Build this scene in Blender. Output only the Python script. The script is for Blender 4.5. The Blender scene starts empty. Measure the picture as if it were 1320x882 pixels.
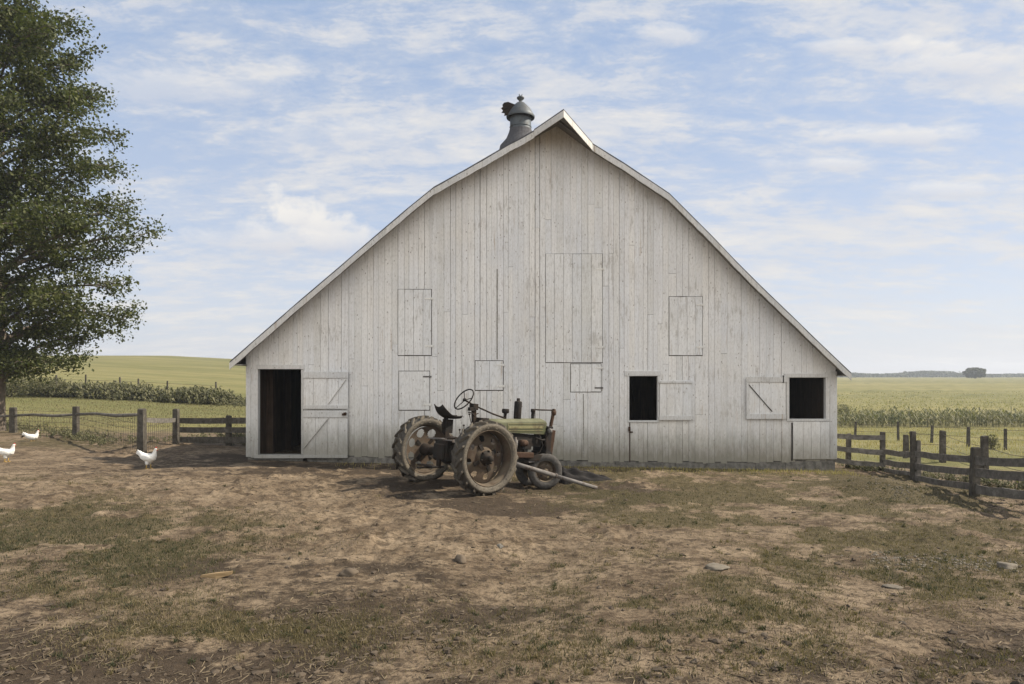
import bpy, bmesh, math, random
import numpy as np
from mathutils import Vector, Matrix, Euler

SEED = 7
rnd = random.Random(SEED)
rng = np.random.default_rng(SEED)
scene = bpy.context.scene
col = scene.collection
R = math.radians

# ------------------------------------------------------------------ camera constants
F, CX, HY, CZ = 900.0, 660.0, 488.0, 2.08
def P(px, py, d):
    return Vector(((px - CX) / F * d, d, CZ - (py - HY) / F * d))

# ------------------------------------------------------------------ noise
_T = np.random.default_rng(99).random((256, 256))
def vnoise(x, y, seed=0):
    x = np.asarray(x, float) + seed * 17.31; y = np.asarray(y, float) + seed * 31.7
    xi = np.floor(x).astype(int); yi = np.floor(y).astype(int)
    fx = x - xi; fy = y - yi
    fx = fx * fx * fx * (fx * (fx * 6 - 15) + 10); fy = fy * fy * fy * (fy * (fy * 6 - 15) + 10)
    a = _T[xi & 255, yi & 255]; b = _T[(xi + 1) & 255, yi & 255]
    c = _T[xi & 255, (yi + 1) & 255]; d = _T[(xi + 1) & 255, (yi + 1) & 255]
    return (a * (1 - fx) + b * fx) * (1 - fy) + (c * (1 - fx) + d * fx) * fy
def fbm(x, y, octv=4, seed=0, gain=.5):
    s = 0; a = 1; n = 0
    for k in range(octv):
        s = s + a * vnoise(x * 2.03 ** k, y * 2.03 ** k, seed + k); n += a; a *= gain
    return s / n
def sstep(x, a, b):
    t = np.clip((np.asarray(x, float) - a) / (b - a), 0, 1); return t * t * (3 - 2 * t)

# ------------------------------------------------------------------ terrain
TR_FRONT = (0.62, 14.15)
def base_h(x, y):
    x = np.asarray(x, float); y = np.asarray(y, float)
    zn = -.0165 * np.clip(x, -13, 14) * sstep(y, 4, 13) - .075 * sstep(y, 14, 16.8) * sstep(x, -9, -4)
    ay = np.abs(y)
    zl = np.interp(y, [0, 20, 27, 35, 43, 60, 100, 150, 200, 260, 700, 1600], [.1, .12, .14, .22, .42, 1.2, 3.3, 5.9, 7.5, 8.0, 2, -14])
    zl = zl + .05 * np.clip(-(x + .38 * y), 0, 22) * sstep(y, 24, 43)
    zr = np.interp(y, [0, 17, 25, 34, 49, 60, 94, 150, 300, 450, 600, 1600], [-.2, -.25, -.55, -1.0, -1.4, -1.32, -.95, -.25, 1.0, 1.85, 1.6, -12])
    zr = zr + .92 * sstep(y, 55.5, 59)
    w = sstep(x / np.maximum(y, 8), -.22, .28)
    zf = zl * (1 - w) + zr * w
    b = sstep(y, 17.5, 27)
    z = zn * (1 - b) + zf * b
    z = z - .2 * np.exp(-((x - TR_FRONT[0]) ** 2 + ((y - TR_FRONT[1]) * 1.15) ** 2) / (2 * .85 ** 2))
    # low mound by the right fence
    z = z + .26 * np.exp(-(((x - 7.15) / 1.1) ** 2 + ((y - 13.6) / .75) ** 2))
    # long wash running down the yard
    z = z - .05 * np.exp(-((x - .4 - .22 * (y - 9)) / .55) ** 2) * sstep(y, 3, 6) * (1 - sstep(y, 11, 13.5))
    return z
def relief(x, y):
    near = 1 - sstep(y, 16.6, 17.3) * sstep(np.abs(x - .5), 9.5, 7.5)
    fade = (1 - sstep(np.hypot(x, y), 26, 45)) * near
    a = (fbm(x * .55, y * .55, 3, 3) - .5) * .12
    b = (fbm(x * 2.3, y * 2.3, 3, 11) - .5) * .075
    lump = np.clip(fbm(x * 7.1, y * 7.1, 2, 21) - .56, 0, 1) * .11
    c = (fbm(x * 17., y * 17., 2, 31) - .5) * .022
    mask = .4 + .9 * sstep(fbm(x * .35, y * .35, 3, 41), .35, .65)
    r = np.hypot(x, y)
    flat = 1 - .75 * np.exp(-((x + .6) ** 2 + (y - 13.2) ** 2) / 2.6)
    return (a + (b + lump + c) * mask) * fade * flat * (1 - sstep(r, 3.6, 2.2))
def H(x, y): return base_h(x, y) + relief(x, y)
def h1(x, y): return float(base_h(np.array([x]), np.array([y]))[0])
def H1(x, y): return float(H(np.array([x]), np.array([y]))[0])
def G(px, py):
    """ground point seen at a photo pixel"""
    dx, dz = (px - CX) / F, -(py - HY) / F
    d = 2.5
    prev = d
    while d < 900:
        if CZ + dz * d < h1(dx * d, d): break
        prev = d; d *= 1.01
    lo, hi = prev, d
    for _ in range(30):
        m = (lo + hi) / 2
        if CZ + dz * m < h1(dx * m, m): hi = m
        else: lo = m
    d = (lo + hi) / 2
    return Vector((dx * d, d, H1(dx * d, d)))

# ------------------------------------------------------------------ objects / tags
def tag(o, label=None, cat=None, group=None, kind=None):
    if label: o['label'] = label
    if cat: o['category'] = cat
    if group: o['group'] = group
    if kind: o['kind'] = kind
    return o
def empty(name, loc=(0, 0, 0), rot=(0, 0, 0)):
    o = bpy.data.objects.new(name, None); col.objects.link(o)
    o.location = loc; o.rotation_euler = rot; o.empty_display_size = .2
    return o
def link(name, me, mats, parent=None):
    o = bpy.data.objects.new(name, me); col.objects.link(o)
    for m in (mats if isinstance(mats, (list, tuple)) else [mats]): me.materials.append(m)
    if parent: o.parent = parent
    return o
def mesh_np(name, V, Fc, mats, parent=None, smooth=False, midx=None):
    V = np.ascontiguousarray(V, dtype=np.float32); Fc = np.ascontiguousarray(Fc, dtype=np.int32)
    me = bpy.data.meshes.new(name); m, k = Fc.shape
    me.vertices.add(len(V)); me.vertices.foreach_set('co', V.ravel())
    me.loops.add(m * k); me.loops.foreach_set('vertex_index', Fc.ravel())
    me.polygons.add(m); me.polygons.foreach_set('loop_start', np.arange(0, m * k, k, dtype=np.int32))
    if midx is not None: me.polygons.foreach_set('material_index', np.asarray(midx, np.int32))
    me.update(calc_edges=True)
    me.polygons.foreach_set('use_smooth', np.full(m, bool(smooth)))
    return link(name, me, mats, parent)

class MB:
    def __init__(s, org=(0, 0, 0)): s.v = []; s.f = []; s.sm = []; s.mi = []; s.o = Vector(org); s.cm = 0
    def add(s, V, Fc, smooth=False):
        n = len(s.v); s.v += [tuple(Vector(p)) for p in V]
        for f in Fc: s.f.append([i + n for i in f]); s.sm.append(smooth); s.mi.append(s.cm)
    def box(s, c, size, rot=None):
        c = Vector(c); hx, hy, hz = [q / 2 for q in size]
        V = [Vector((x, y, z)) for x in (-hx, hx) for y in (-hy, hy) for z in (-hz, hz)]
        if rot is not None: V = [rot @ p for p in V]
        s.add([c + p for p in V], [(0, 1, 3, 2), (4, 6, 7, 5), (0, 4, 5, 1), (2, 3, 7, 6), (0, 2, 6, 4), (1, 5, 7, 3)])
    def box2(s, a, b):
        a, b = Vector(a), Vector(b); s.box((a + b) / 2, [abs(q) for q in (b - a)])
    def hexa(s, bot, top):
        s.add(list(bot) + list(top), [(3, 2, 1, 0), (4, 5, 6, 7), (0, 1, 5, 4), (1, 2, 6, 5), (2, 3, 7, 6), (3, 0, 4, 7)])
    def beam(s, p0, p1, w, h, up=(0, 0, 1), taper=1):
        p0, p1 = Vector(p0), Vector(p1); t = (p1 - p0).normalized(); u = Vector(up)
        if abs(t.dot(u)) > .98: u = Vector((1, 0, 0))
        side = t.cross(u).normalized(); u = side.cross(t).normalized()
        q = lambda p, k: [p - side * w / 2 * k - u * h / 2 * k, p + side * w / 2 * k - u * h / 2 * k, p + side * w / 2 * k + u * h / 2 * k, p - side * w / 2 * k + u * h / 2 * k]
        s.hexa(q(p0, 1), q(p1, taper))
    def path(s, pts, rad, n=10, caps=True, squash=None):
        pts = [Vector(p) for p in pts]
        if not hasattr(rad, '__len__'): rad = [rad] * len(pts)
        V = []; Fc = []; ref = None
        for i, p in enumerate(pts):
            t = (pts[min(i + 1, len(pts) - 1)] - pts[max(i - 1, 0)]).normalized()
            if ref is None: ref = Vector((0, 0, 1)) if abs(t.z) < .9 else Vector((1, 0, 0))
            a = (ref - t * ref.dot(t)).normalized(); ref = a; b = t.cross(a)
            for k in range(n):
                th = 2 * math.pi * k / n
                sq = squash if squash else (1, 1)
                V.append(p + (a * math.cos(th) * sq[0] + b * math.sin(th) * sq[1]) * rad[i])
        for i in range(len(pts) - 1):
            for k in range(n):
                Fc.append((i * n + k, i * n + (k + 1) % n, (i + 1) * n + (k + 1) % n, (i + 1) * n + k))
        s.add(V, Fc, True)
        if caps:
            m = len(s.v) - len(V)
            s.f.append([m + k for k in reversed(range(n))]); s.sm.append(False); s.mi.append(s.cm)
            s.f.append([m + (len(pts) - 1) * n + k for k in range(n)]); s.sm.append(False); s.mi.append(s.cm)
    def lathe(s, prof, c=(0, 0, 0), axis='Z', n=32, smooth=True, closed=False, rot=None):
        c = Vector(c); V = []; Fc = []
        for r, h in prof:
            for k in range(n):
                th = 2 * math.pi * k / n
                if axis == 'Z': p = Vector((r * math.cos(th), r * math.sin(th), h))
                elif axis == 'Y': p = Vector((r * math.cos(th), h, r * math.sin(th)))
                else: p = Vector((h, r * math.cos(th), r * math.sin(th)))
                if rot is not None: p = rot @ p
                V.append(c + p)
        m = len(prof)
        for i in range(m if closed else m - 1):
            j = (i + 1) % m
            for k in range(n):
                Fc.append((i * n + k, i * n + (k + 1) % n, j * n + (k + 1) % n, j * n + k))
        s.add(V, Fc, smooth)
    def prism(s, poly, off):
        """planar polygon (list of Vectors) extruded by vector off"""
        off = Vector(off); n = len(poly); V = [Vector(p) for p in poly] + [Vector(p) + off for p in poly]
        s.add(V, [list(range(n))[::-1], list(range(n, 2 * n))] + [(k, (k + 1) % n, n + (k + 1) % n, n + k) for k in range(n)])
    def build(s, name, mats, parent=None, bevel=0, recalc=True):
        me = bpy.data.meshes.new(name)
        o = s.o
        me.from_pydata([(v[0] - o.x, v[1] - o.y, v[2] - o.z) for v in s.v], [], s.f)
        me.polygons.foreach_set('use_smooth', s.sm); me.polygons.foreach_set('material_index', s.mi)
        if recalc:
            bm = bmesh.new(); bm.from_mesh(me)
            bmesh.ops.recalc_face_normals(bm, faces=bm.faces)
            if bevel:
                ed = [e for e in bm.edges if len(e.link_faces) == 2 and e.calc_face_angle(0) > .6]
                bmesh.ops.bevel(bm, geom=ed, offset=bevel, segments=1, affect='EDGES', clamp_overlap=True)
            bm.to_mesh(me); bm.free()
        me.update()
        return link(name, me, mats, parent)

# ------------------------------------------------------------------ materials
class NT:
    def __init__(s, name):
        s.m = bpy.data.materials.new(name); s.m.use_nodes = True; s.t = s.m.node_tree; s.t.nodes.clear()
        s.out = s.t.nodes.new('ShaderNodeOutputMaterial')
    def n(s, typ, **kw):
        nd = s.t.nodes.new('ShaderNode' + typ)
        for k, v in kw.items(): setattr(nd, k, v)
        return nd
    def l(s, a, b): s.t.links.new(a, b)
    def val(s, sock, v):
        if hasattr(v, 'is_output'): s.l(v, sock)
        else: sock.default_value = v
    def coord(s, scale=(1, 1, 1), kind='Object', rot=(0, 0, 0), loc=(0, 0, 0)):
        if kind == 'World': c = s.n('NewGeometry').outputs['Position']
        else: c = s.n('TexCoord').outputs[kind]
        mp = s.n('Mapping'); s.l(c, mp.inputs[0]); mp.inputs['Scale'].default_value = scale
        mp.inputs['Rotation'].default_value = rot; mp.inputs['Location'].default_value = loc
        return mp.outputs[0]
    def noise(s, vec, scale, detail=4, rough=.55, dist=0, dim='3D'):
        nd = s.n('TexNoise', noise_dimensions=dim); s.l(vec, nd.inputs['Vector'])
        nd.inputs['Scale'].default_value = scale; nd.inputs['Detail'].default_value = detail
        nd.inputs['Roughness'].default_value = rough; nd.inputs['Distortion'].default_value = dist
        return nd.outputs['Fac']
    def vor(s, vec, scale, out='Distance'):
        nd = s.n('TexVoronoi'); s.l(vec, nd.inputs['Vector']); nd.inputs['Scale'].default_value = scale
        return nd.outputs[out]
    def ramp(s, fac, stops, interp='LINEAR'):
        nd = s.n('ValToRGB'); cr = nd.color_ramp; cr.interpolation = interp
        while len(cr.elements) > 2: cr.elements.remove(cr.elements[-1])
        for i, (p, c) in enumerate(stops):
            e = cr.elements[i] if i < 2 else cr.elements.new(p)
            e.position = p; c = (c, c, c) if not hasattr(c, '__len__') else c
            e.color = (*c[:3], 1)
        s.l(fac, nd.inputs[0]); return nd.outputs[0]
    def mix(s, fac, a, b, mode='MIX'):
        nd = s.n('MixRGB', blend_type=mode); s.val(nd.inputs[0], fac)
        for sk, v in ((nd.inputs[1], a), (nd.inputs[2], b)):
            if hasattr(v, 'is_output'): s.l(v, sk)
            else: sk.default_value = (*v[:3], 1) if hasattr(v, '__len__') else (v, v, v, 1)
        return nd.outputs[0]
    def math(s, op, a, b=0, clamp=False):
        nd = s.n('Math', operation=op, use_clamp=clamp); s.val(nd.inputs[0], a); s.val(nd.inputs[1], b); return nd.outputs[0]
    def maprange(s, v, a, b, c=0, d=1):
        nd = s.n('MapRange'); s.l(v, nd.inputs[0])
        for i, q in enumerate((a, b, c, d)): nd.inputs[1 + i].default_value = q
        return nd.outputs[0]
    def island(s): return s.n('NewGeometry').outputs['Random Per Island']
    def bump(s, h, strength=.3, dist=.02, prev=None):
        nd = s.n('Bump'); nd.inputs['Strength'].default_value = strength; nd.inputs['Distance'].default_value = dist
        s.l(h, nd.inputs['Height'])
        if prev is not None: s.l(prev, nd.inputs['Normal'])
        return nd.outputs[0]
    def bsdf(s, colr, rough=.8, metal=0, nrm=None, spec=.3):
        b = s.n('BsdfPrincipled'); s.val(b.inputs['Base Color'], colr if hasattr(colr, 'is_output') else (*colr[:3], 1))
        s.val(b.inputs['Roughness'], rough); s.val(b.inputs['Metallic'], metal); b.inputs['Specular IOR Level'].default_value = spec
        if nrm is not None: s.l(nrm, b.inputs['Normal'])
        s.l(b.outputs[0], s.out.inputs[0]); return b

def mat_siding(name, tint=(1, 1, 1), dirt=1., lo=.0):
    t = NT(name); isl = t.island()
    off = t.n('CombineXYZ'); t.l(t.math('MULTIPLY', isl, 37.), off.inputs[0]); t.l(t.math('MULTIPLY', isl, 91.), off.inputs[2])
    va = t.n('VectorMath', operation='ADD'); t.l(t.coord(kind='World'), va.inputs[0]); t.l(off.outputs[0], va.inputs[1]); v = va.outputs[0]
    def sc(sx, sy, sz):
        m = t.n('Mapping'); t.l(v, m.inputs[0]); m.inputs['Scale'].default_value = (sx, sy, sz); return m.outputs[0]
    W = t.coord(kind='World')
    base = t.ramp(isl, [(0, (.60, .60, .575)), (.2, (.70, .695, .665)), (.4, (.64, .65, .65)), (.6, (.73, .715, .67)), (.8, (.66, .665, .655)), (1, (.70, .70, .69))])
    # faint large blotches, cool and warm
    big = t.noise(W, .55, 4, .6)
    base = t.mix(t.ramp(big, [(.46, 0), (.74, .36)]), base, (.56, .515, .435))
    big2 = t.noise(t.coord((1, 1, 1), 'World', loc=(7, 3, 11)), .8, 4, .65)
    base = t.mix(t.ramp(big2, [(.45, 0), (.75, .4)]), base, (.50, .53, .575))
    # grain streaks
    g = t.noise(sc(38, 38, 1.1), 1, 5, .65)
    base = t.mix(t.ramp(g, [(.42, 0), (.70, .38)]), base, (.40, .38, .35))
    # worn-through paint: bare grey wood
    pn = t.noise(sc(16, 16, 2.6), 1, 8, .72)
    pm = t.noise(W, 1.3, 5, .6)
    peel = t.math('ADD', pn, t.math('MULTIPLY', t.math('SUBTRACT', pm, .5), .55))
    base = t.mix(t.ramp(peel, [(.57, 0), (.67, .6)]), base, (.33, .31, .275))
    # flaking speckle
    sp = t.noise(sc(30, 30, 13), 1, 6, .75); sp2 = t.noise(sc(60, 60, 26), 1, 4, .7)
    base = t.mix(t.ramp(sp, [(.50, 0), (.62, .5)]), base, (.34, .33, .30))
    base = t.mix(t.ramp(sp2, [(.54, 0), (.66, .5)]), base, (.84, .84, .82))
    # tiny knots and nail marks
    kn = t.vor(sc(9, 9, 5), 1)
    base = t.mix(t.ramp(kn, [(.06, .85), (.13, 0)]), base, (.20, .17, .14))
    # rust runs
    ru = t.noise(sc(22, 22, .8), 1, 4, .6); rm = t.noise(W, .9, 3, .6)
    ru = t.math('MULTIPLY', t.ramp(ru, [(.6, 0), (.7, 1)]), t.ramp(rm, [(.52, 0), (.62, .6)]))
    base = t.mix(ru, base, (.33, .235, .15))
    # splash dirt and rot along the bottom edge
    z = t.n('SeparateXYZ'); t.l(t.n('NewGeometry').outputs['Position'], z.inputs[0])
    zz = t.math('ADD', z.outputs[2], t.math('MULTIPLY', z.outputs[0], .017))
    edge = t.math('SUBTRACT', zz, t.math('MULTIPLY', t.noise(sc(7, 7, 2.2), 1, 6, .7), .95))
    d1 = t.maprange(edge, -.28, .48, .95 * dirt, 0)
    base = t.mix(d1, base, (.125, .12, .10))
    d2 = t.maprange(t.math('SUBTRACT', zz, t.math('MULTIPLY', t.noise(W, 2.2, 5, .6), 1.2)), -.3, 1.2, .4 * dirt, 0)
    base = t.mix(d2, base, (.30, .28, .22))
    base = t.mix(1, base, [q * k for q, k in zip(tint, (1.09, 1.085, 1.09))], 'MULTIPLY')
    h = t.math('ADD', t.math('MULTIPLY', g, .6), t.math('MULTIPLY', pn, .6))
    t.bsdf(base, .82, nrm=t.bump(h, .5, .006), spec=.2); return t.m

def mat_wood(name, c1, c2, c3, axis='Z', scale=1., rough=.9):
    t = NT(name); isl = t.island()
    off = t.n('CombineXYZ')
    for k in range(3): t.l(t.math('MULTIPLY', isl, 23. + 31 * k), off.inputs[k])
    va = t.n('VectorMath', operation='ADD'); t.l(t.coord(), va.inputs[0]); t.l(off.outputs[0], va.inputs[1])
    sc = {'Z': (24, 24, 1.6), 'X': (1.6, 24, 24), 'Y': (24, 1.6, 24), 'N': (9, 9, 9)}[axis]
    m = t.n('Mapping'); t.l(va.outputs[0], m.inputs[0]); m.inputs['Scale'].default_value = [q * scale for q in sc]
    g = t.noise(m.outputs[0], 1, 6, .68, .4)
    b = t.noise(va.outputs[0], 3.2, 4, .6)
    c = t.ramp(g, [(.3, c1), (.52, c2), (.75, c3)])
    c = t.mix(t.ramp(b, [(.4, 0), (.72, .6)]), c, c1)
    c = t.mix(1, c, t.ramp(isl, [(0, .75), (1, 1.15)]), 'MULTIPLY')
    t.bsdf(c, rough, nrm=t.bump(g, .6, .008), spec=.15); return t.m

def mat_rusty(name, paint, rust=(.13, .062, .03), amt=.5, dust=.25, rough=.7, metal=.0, dustc=(.27, .21, .15)):
    t = NT(name); v = t.coord()
    n1 = t.noise(v, 6, 8, .7); n2 = t.noise(v, 34, 5, .65); n3 = t.noise(v, 2.2, 4, .6)
    c = t.mix(t.ramp(n2, [(.35, .0), (.7, .35)]), paint, [q * .5 for q in paint])
    rr = t.ramp(n2, [(.3, rust), (.6, [q * .5 for q in rust]), (.8, (rust[0] * 1.7, rust[1] * 1.7, rust[2] * 1.5))])
    c = t.mix(t.ramp(n1, [(max(0, .72 - amt * .6 - .06), 0), (min(1, .72 - amt * .6 + .12), 1)]) if amt > 0 else 0., c, rr)
    nz = t.n('SeparateXYZ'); t.l(t.n('NewGeometry').outputs['Normal'], nz.inputs[0])
    up = t.maprange(nz.outputs[2], .1, .9, 0, 1)
    dd = t.math('MULTIPLY', t.math('ADD', up, .55), t.ramp(n3, [(.3, .2), (.7, 1)]))
    c = t.mix(t.math('MULTIPLY', dd, dust, True), c, dustc)
    t.bsdf(c, t.ramp(n1, [(.3, rough), (.7, min(1, rough + .2))]), metal, t.bump(n2, .3, .004), .14); return t.m

def mat_tyre(name):
    t = NT(name); v = t.coord()
    n1 = t.noise(v, 5, 7, .68); n2 = t.noise(v, 40, 4, .6)
    c = t.mix(t.ramp(n2, [(.3, 0), (.8, .6)]), (.035, .034, .033), (.065, .06, .055))
    mud = t.ramp(n2, [(.2, (.07, .06, .047)), (.6, (.135, .118, .09)), (.9, (.24, .21, .165))])
    # dried mud sits on the sidewalls, thinner on the tread
    ax = t.n('SeparateXYZ'); t.l(t.n('TexCoord').outputs['Normal'], ax.inputs[0])
    side = t.maprange(t.math('ABSOLUTE', ax.outputs[1]), .25, .8, .42, .97)
    f = t.math('MULTIPLY', side, t.ramp(n1, [(.25, .45), (.55, 1)]), True)
    c = t.mix(f, c, mud)
    st = t.noise(v, 1.7, 5, .65); c = t.mix(t.ramp(st, [(.45, 0), (.62, .6)]), c, (.07, .06, .05))
    t.bsdf(c, .92, nrm=t.bump(t.math('ADD', n1, n2), .45, .012), spec=.2); return t.m

def mat_leaf(name, cols, trans=.25, rough=.6):
    t = NT(name); isl = t.island()
    n = len(cols); c = t.ramp(isl, [(i / (n - 1), q) for i, q in enumerate(cols)])
    big = t.noise(t.coord(kind='World'), .7, 3, .5)
    c = t.mix(t.ramp(big, [(.35, 0), (.7, .55)]), c, cols[-1])
    b = t.n('BsdfPrincipled'); t.l(c, b.inputs['Base Color']); b.inputs['Roughness'].default_value = rough; b.inputs['Specular IOR Level'].default_value = .25
    tr = t.n('BsdfTranslucent'); t.l(t.mix(1, c, (1.3, 1.5, .6), 'MULTIPLY'), tr.inputs[0])
    mx = t.n('MixShader'); mx.inputs[0].default_value = trans; t.l(b.outputs[0], mx.inputs[1]); t.l(tr.outputs[0], mx.inputs[2])
    t.l(mx.outputs[0], t.out.inputs[0]); return t.m

def mat_plain(name, c, rough=.8, metal=0, var=.35, scale=14, bump=.2):
    t = NT(name); v = t.coord(); n = t.noise(v, scale, 6, .65)
    cc = t.mix(t.ramp(n, [(.3, 0), (.75, 1)]), [q * (1 - var) for q in c], [min(1, q * (1 + var)) for q in c])
    t.bsdf(cc, rough, metal, t.bump(n, bump, .01), .25); return t.m

def mat_ground():
    t = NT('yard_soil'); W = t.coord(kind='World')
    at = t.n('Attribute', attribute_name='cover'); sp = t.n('SeparateColor'); t.l(at.outputs['Color'], sp.inputs[0])
    gr, mud, fld = sp.outputs[0], sp.outputs[1], sp.outputs[2]  # mud channel also carries the vignette darkening painted along the bottom edge
    crop = t.n('Attribute', attribute_name='crop').outputs['Fac']
    n1 = t.noise(W, 1.1, 8, .62); n2 = t.noise(W, 5.5, 7, .68); n3 = t.noise(W, 26, 6, .7); n4 = t.noise(W, 95, 3, .6)
    dirt = t.ramp(n3, [(.26, (.115, .089, .064)), (.44, (.235, .185, .134)), (.60, (.335, .27, .20)), (.8, (.46, .385, .295))])
    dirt = t.mix(t.ramp(n1, [(.42, .0), (.62, .6)]), dirt, (.58, .48, .36))
    dirt = t.mix(t.ramp(n2, [(.50, .0), (.64, .8)]), dirt, (.095, .075, .054))
    dirt = t.mix(t.ramp(n4, [(.5, 0), (.75, .45)]), dirt, (.09, .068, .05))
    n5 = t.noise(t.coord((1, 1.5, 1), 'World', loc=(3, 8, 1)), 2.6, 9, .74); n6 = t.noise(t.coord((1, 1.4, 1), 'World', loc=(9, 2, 5)), 11, 8, .76)
    dirt = t.mix(t.ramp(n5, [(.51, 0), (.60, .75)]), dirt, (.115, .086, .06))
    dirt = t.mix(t.ramp(n6, [(.52, 0), (.61, .75)]), dirt, (.075, .057, .041))
    mud_vig_c = t.ramp(n3, [(.3, (.05, .041, .033)), (.6, (.095, .075, .057)), (.85, (.20, .16, .122))])
    mm = t.math('ADD', t.math('ADD', mud, t.math('MULTIPLY', t.math('SUBTRACT', n2, .5), 1.7)), t.math('MULTIPLY', t.math('SUBTRACT', n6, .5), 1.3))
    c = t.mix(t.ramp(mm, [(.26, 0), (.75, .9)]), dirt, mud_vig_c)
    grass = t.ramp(n3, [(.25, (.045, .046, .026)), (.5, (.11, .10, .052)), (.68, (.18, .155, .085)), (.85, (.28, .235, .145))])
    gm = t.math('ADD', gr, t.math('MULTIPLY', t.math('SUBTRACT', n2, .5), 1.3))
    c = t.mix(t.ramp(gm, [(.4, 0), (.85, .75)]), c, grass)
    # mown meadow beyond the fences: yellow-green, in long bands
    f1 = t.noise(t.coord((.05, .42, .3), 'World', rot=(0, 0, .12)), 1, 6, .62)
    f2 = t.noise(t.coord((.35, 1.6, 1), 'World'), 1, 7, .7)
    meadow = t.ramp(f2, [(.25, (.15, .16, .07)), (.5, (.265, .265, .12)), (.75, (.39, .365, .19))])
    meadow = t.mix(t.ramp(f1, [(.4, 0), (.58, .7)]), meadow, (.38, .34, .17))
    f3 = t.noise(t.coord((.02, .09, .1), 'World', rot=(0, 0, -.05), loc=(4, 9, 0)), 1, 5, .55)
    meadow = t.mix(t.ramp(f3, [(.44, 0), (.56, .65)]), meadow, (.18, .195, .08))
    c = t.mix(fld, c, meadow)
    # crop canopy far out
    k2 = t.noise(t.coord((.25, 1.1, 1), 'World'), 1, 6, .7)
    canopy = t.ramp(k2, [(.3, (.12, .13, .055)), (.5, (.26, .26, .115)), (.7, (.42, .385, .19))])
    k3 = t.noise(t.coord((.006, .05, .1), 'World'), 1, 4, .55)
    canopy = t.mix(t.ramp(k3, [(.42, 0), (.6, .6)]), canopy, (.46, .41, .20))
    c = t.mix(crop, c, canopy)
    hb = t.math('ADD', t.math('MULTIPLY', n3, .7), t.math('ADD', t.math('MULTIPLY', n4, .3), t.math('MULTIPLY', n2, .5)))
    nb = t.bump(hb, .9, .035)
    yard = t.mix(fld, (.535, .50, .445), (.56, .54, .46)); yard = t.mix(crop, yard, (.52, .51, .45))
    c = t.mix(1, c, yard, 'MULTIPLY'); t.bsdf(c, .95, nrm=nb, spec=.12); return t.m

M = {}
M['siding'] = mat_siding('weathered_white_paint')
M['hatch'] = mat_siding('weathered_white_hatch', (1.0, 1.0, .99), .8)
M['trim'] = mat_siding('weathered_white_trim', (.84, .84, .83), .6)
M['concrete'] = mat_plain('old_concrete', (.15, .142, .125), .95, 0, .6, 7, .6)
M['shingle'] = mat_plain('dark_shingle', (.075, .075, .08), .9, 0, .4, 20, .5)
M['soffit'] = mat_wood('old_soffit_boards', (.16, .15, .13), (.26, .25, .225), (.36, .35, .32), 'X')
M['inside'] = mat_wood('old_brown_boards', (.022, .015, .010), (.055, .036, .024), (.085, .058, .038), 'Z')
M['greywood'] = mat_wood('grey_weathered_boards', (.07, .063, .055), (.145, .134, .115), (.26, .24, .21), 'N')
M['darkwood'] = mat_wood('dark_fence_timber', (.036, .032, .026), (.082, .074, .06), (.16, .145, .12), 'N')
M['galv'] = mat_rusty('galvanised_sheet', (.095, .11, .12), (.09, .08, .07), .25, .1, .5, .55)
M['iron'] = mat_rusty('dark_iron', (.014, .013, .013), (.035, .023, .016), .4, .08, .65, .1)
M['black'] = mat_rusty('sooty_black_metal', (.010, .010, .010), (.03, .02, .015), .3, .06, .7)
M['tarp'] = mat_plain('dark_tarp', (.016, .014, .013), .85, 0, .5, 10, .5)
M['rust'] = mat_rusty('rusted_iron', (.045, .028, .02), (.062, .034, .022), .7, .12, .85)
M['green'] = mat_rusty('dusty_green_paint', (.04, .046, .018), (.045, .033, .022), .32, .55, .6, 0, (.20, .20, .13))
M['stripe'] = mat_rusty('faded_yellow_paint', (.19, .18, .09), (.10, .07, .04), .3, .2, .6, 0, (.26, .24, .17))
M['rim'] = mat_rusty('muddy_wheel_paint', (.065, .052, .038), (.06, .036, .025), .5, .42, .9, 0, (.23, .195, .14))
M['worn_tyre'] = mat_plain('bare_rubber', (.062, .058, .053), .9, 0, .45, 18, .4)
M['grease'] = mat_rusty('greasy_casting', (.011, .011, .010), (.028, .018, .013), .35, .08, .65)
M['pale_metal'] = mat_rusty('worn_grey_metal', (.15, .145, .14), (.08, .055, .04), .3, .15, .6, .15)
M['tyre'] = mat_tyre('muddy_rubber')
M['wire'] = mat_plain('rusty_wire', (.09, .075, .06), .7, .3)
M['feather'] = mat_plain('white_feathers', (.66, .65, .61), .85, 0, .16, 26, .5)
M['comb'] = mat_plain('red_comb', (.45, .05, .035), .6)
M['beak'] = mat_plain('yellow_horn', (.50, .33, .09), .6)
M['darkfeather'] = mat_plain('dark_feathers', (.06, .052, .045), .7)
M['bark'] = mat_wood('tree_bark', (.06, .048, .036), (.13, .108, .085), (.22, .19, .155), 'Z', .5)
M['tan_stone'] = mat_plain('pale_stone', (.15, .13, .10), .9, 0, .3, 12, .4)
M['fresh_wood'] = mat_wood('split_wood', (.13, .09, .045), (.27, .19, .10), (.38, .28, .16), 'X')
M['leaf'] = mat_leaf('tree_leaves', [(.024, .033, .012), (.055, .066, .022), (.115, .122, .042), (.05, .06, .021)], .32)
M['blade'] = mat_leaf('grass_blades', [(.045, .045, .022), (.08, .07, .035), (.14, .112, .058), (.095, .08, .04), (.21, .165, .095)], .2, .8)
M['blade_yellow'] = mat_leaf('yellow_grass_blades', [(.09, .085, .03), (.20, .17, .06), (.34, .28, .11), (.15, .13, .045), (.42, .35, .15)], .2, .8)
M['blade_green'] = mat_leaf('green_grass_blades', [(.024, .030, .015), (.040, .046, .021), (.065, .066, .031), (.045, .048, .024)], .2, .8)
M['weed'] = mat_leaf('weed_leaves', [(.065, .065, .035), (.10, .10, .052), (.18, .165, .09), (.085, .085, .042)], .2, .8)
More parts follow.
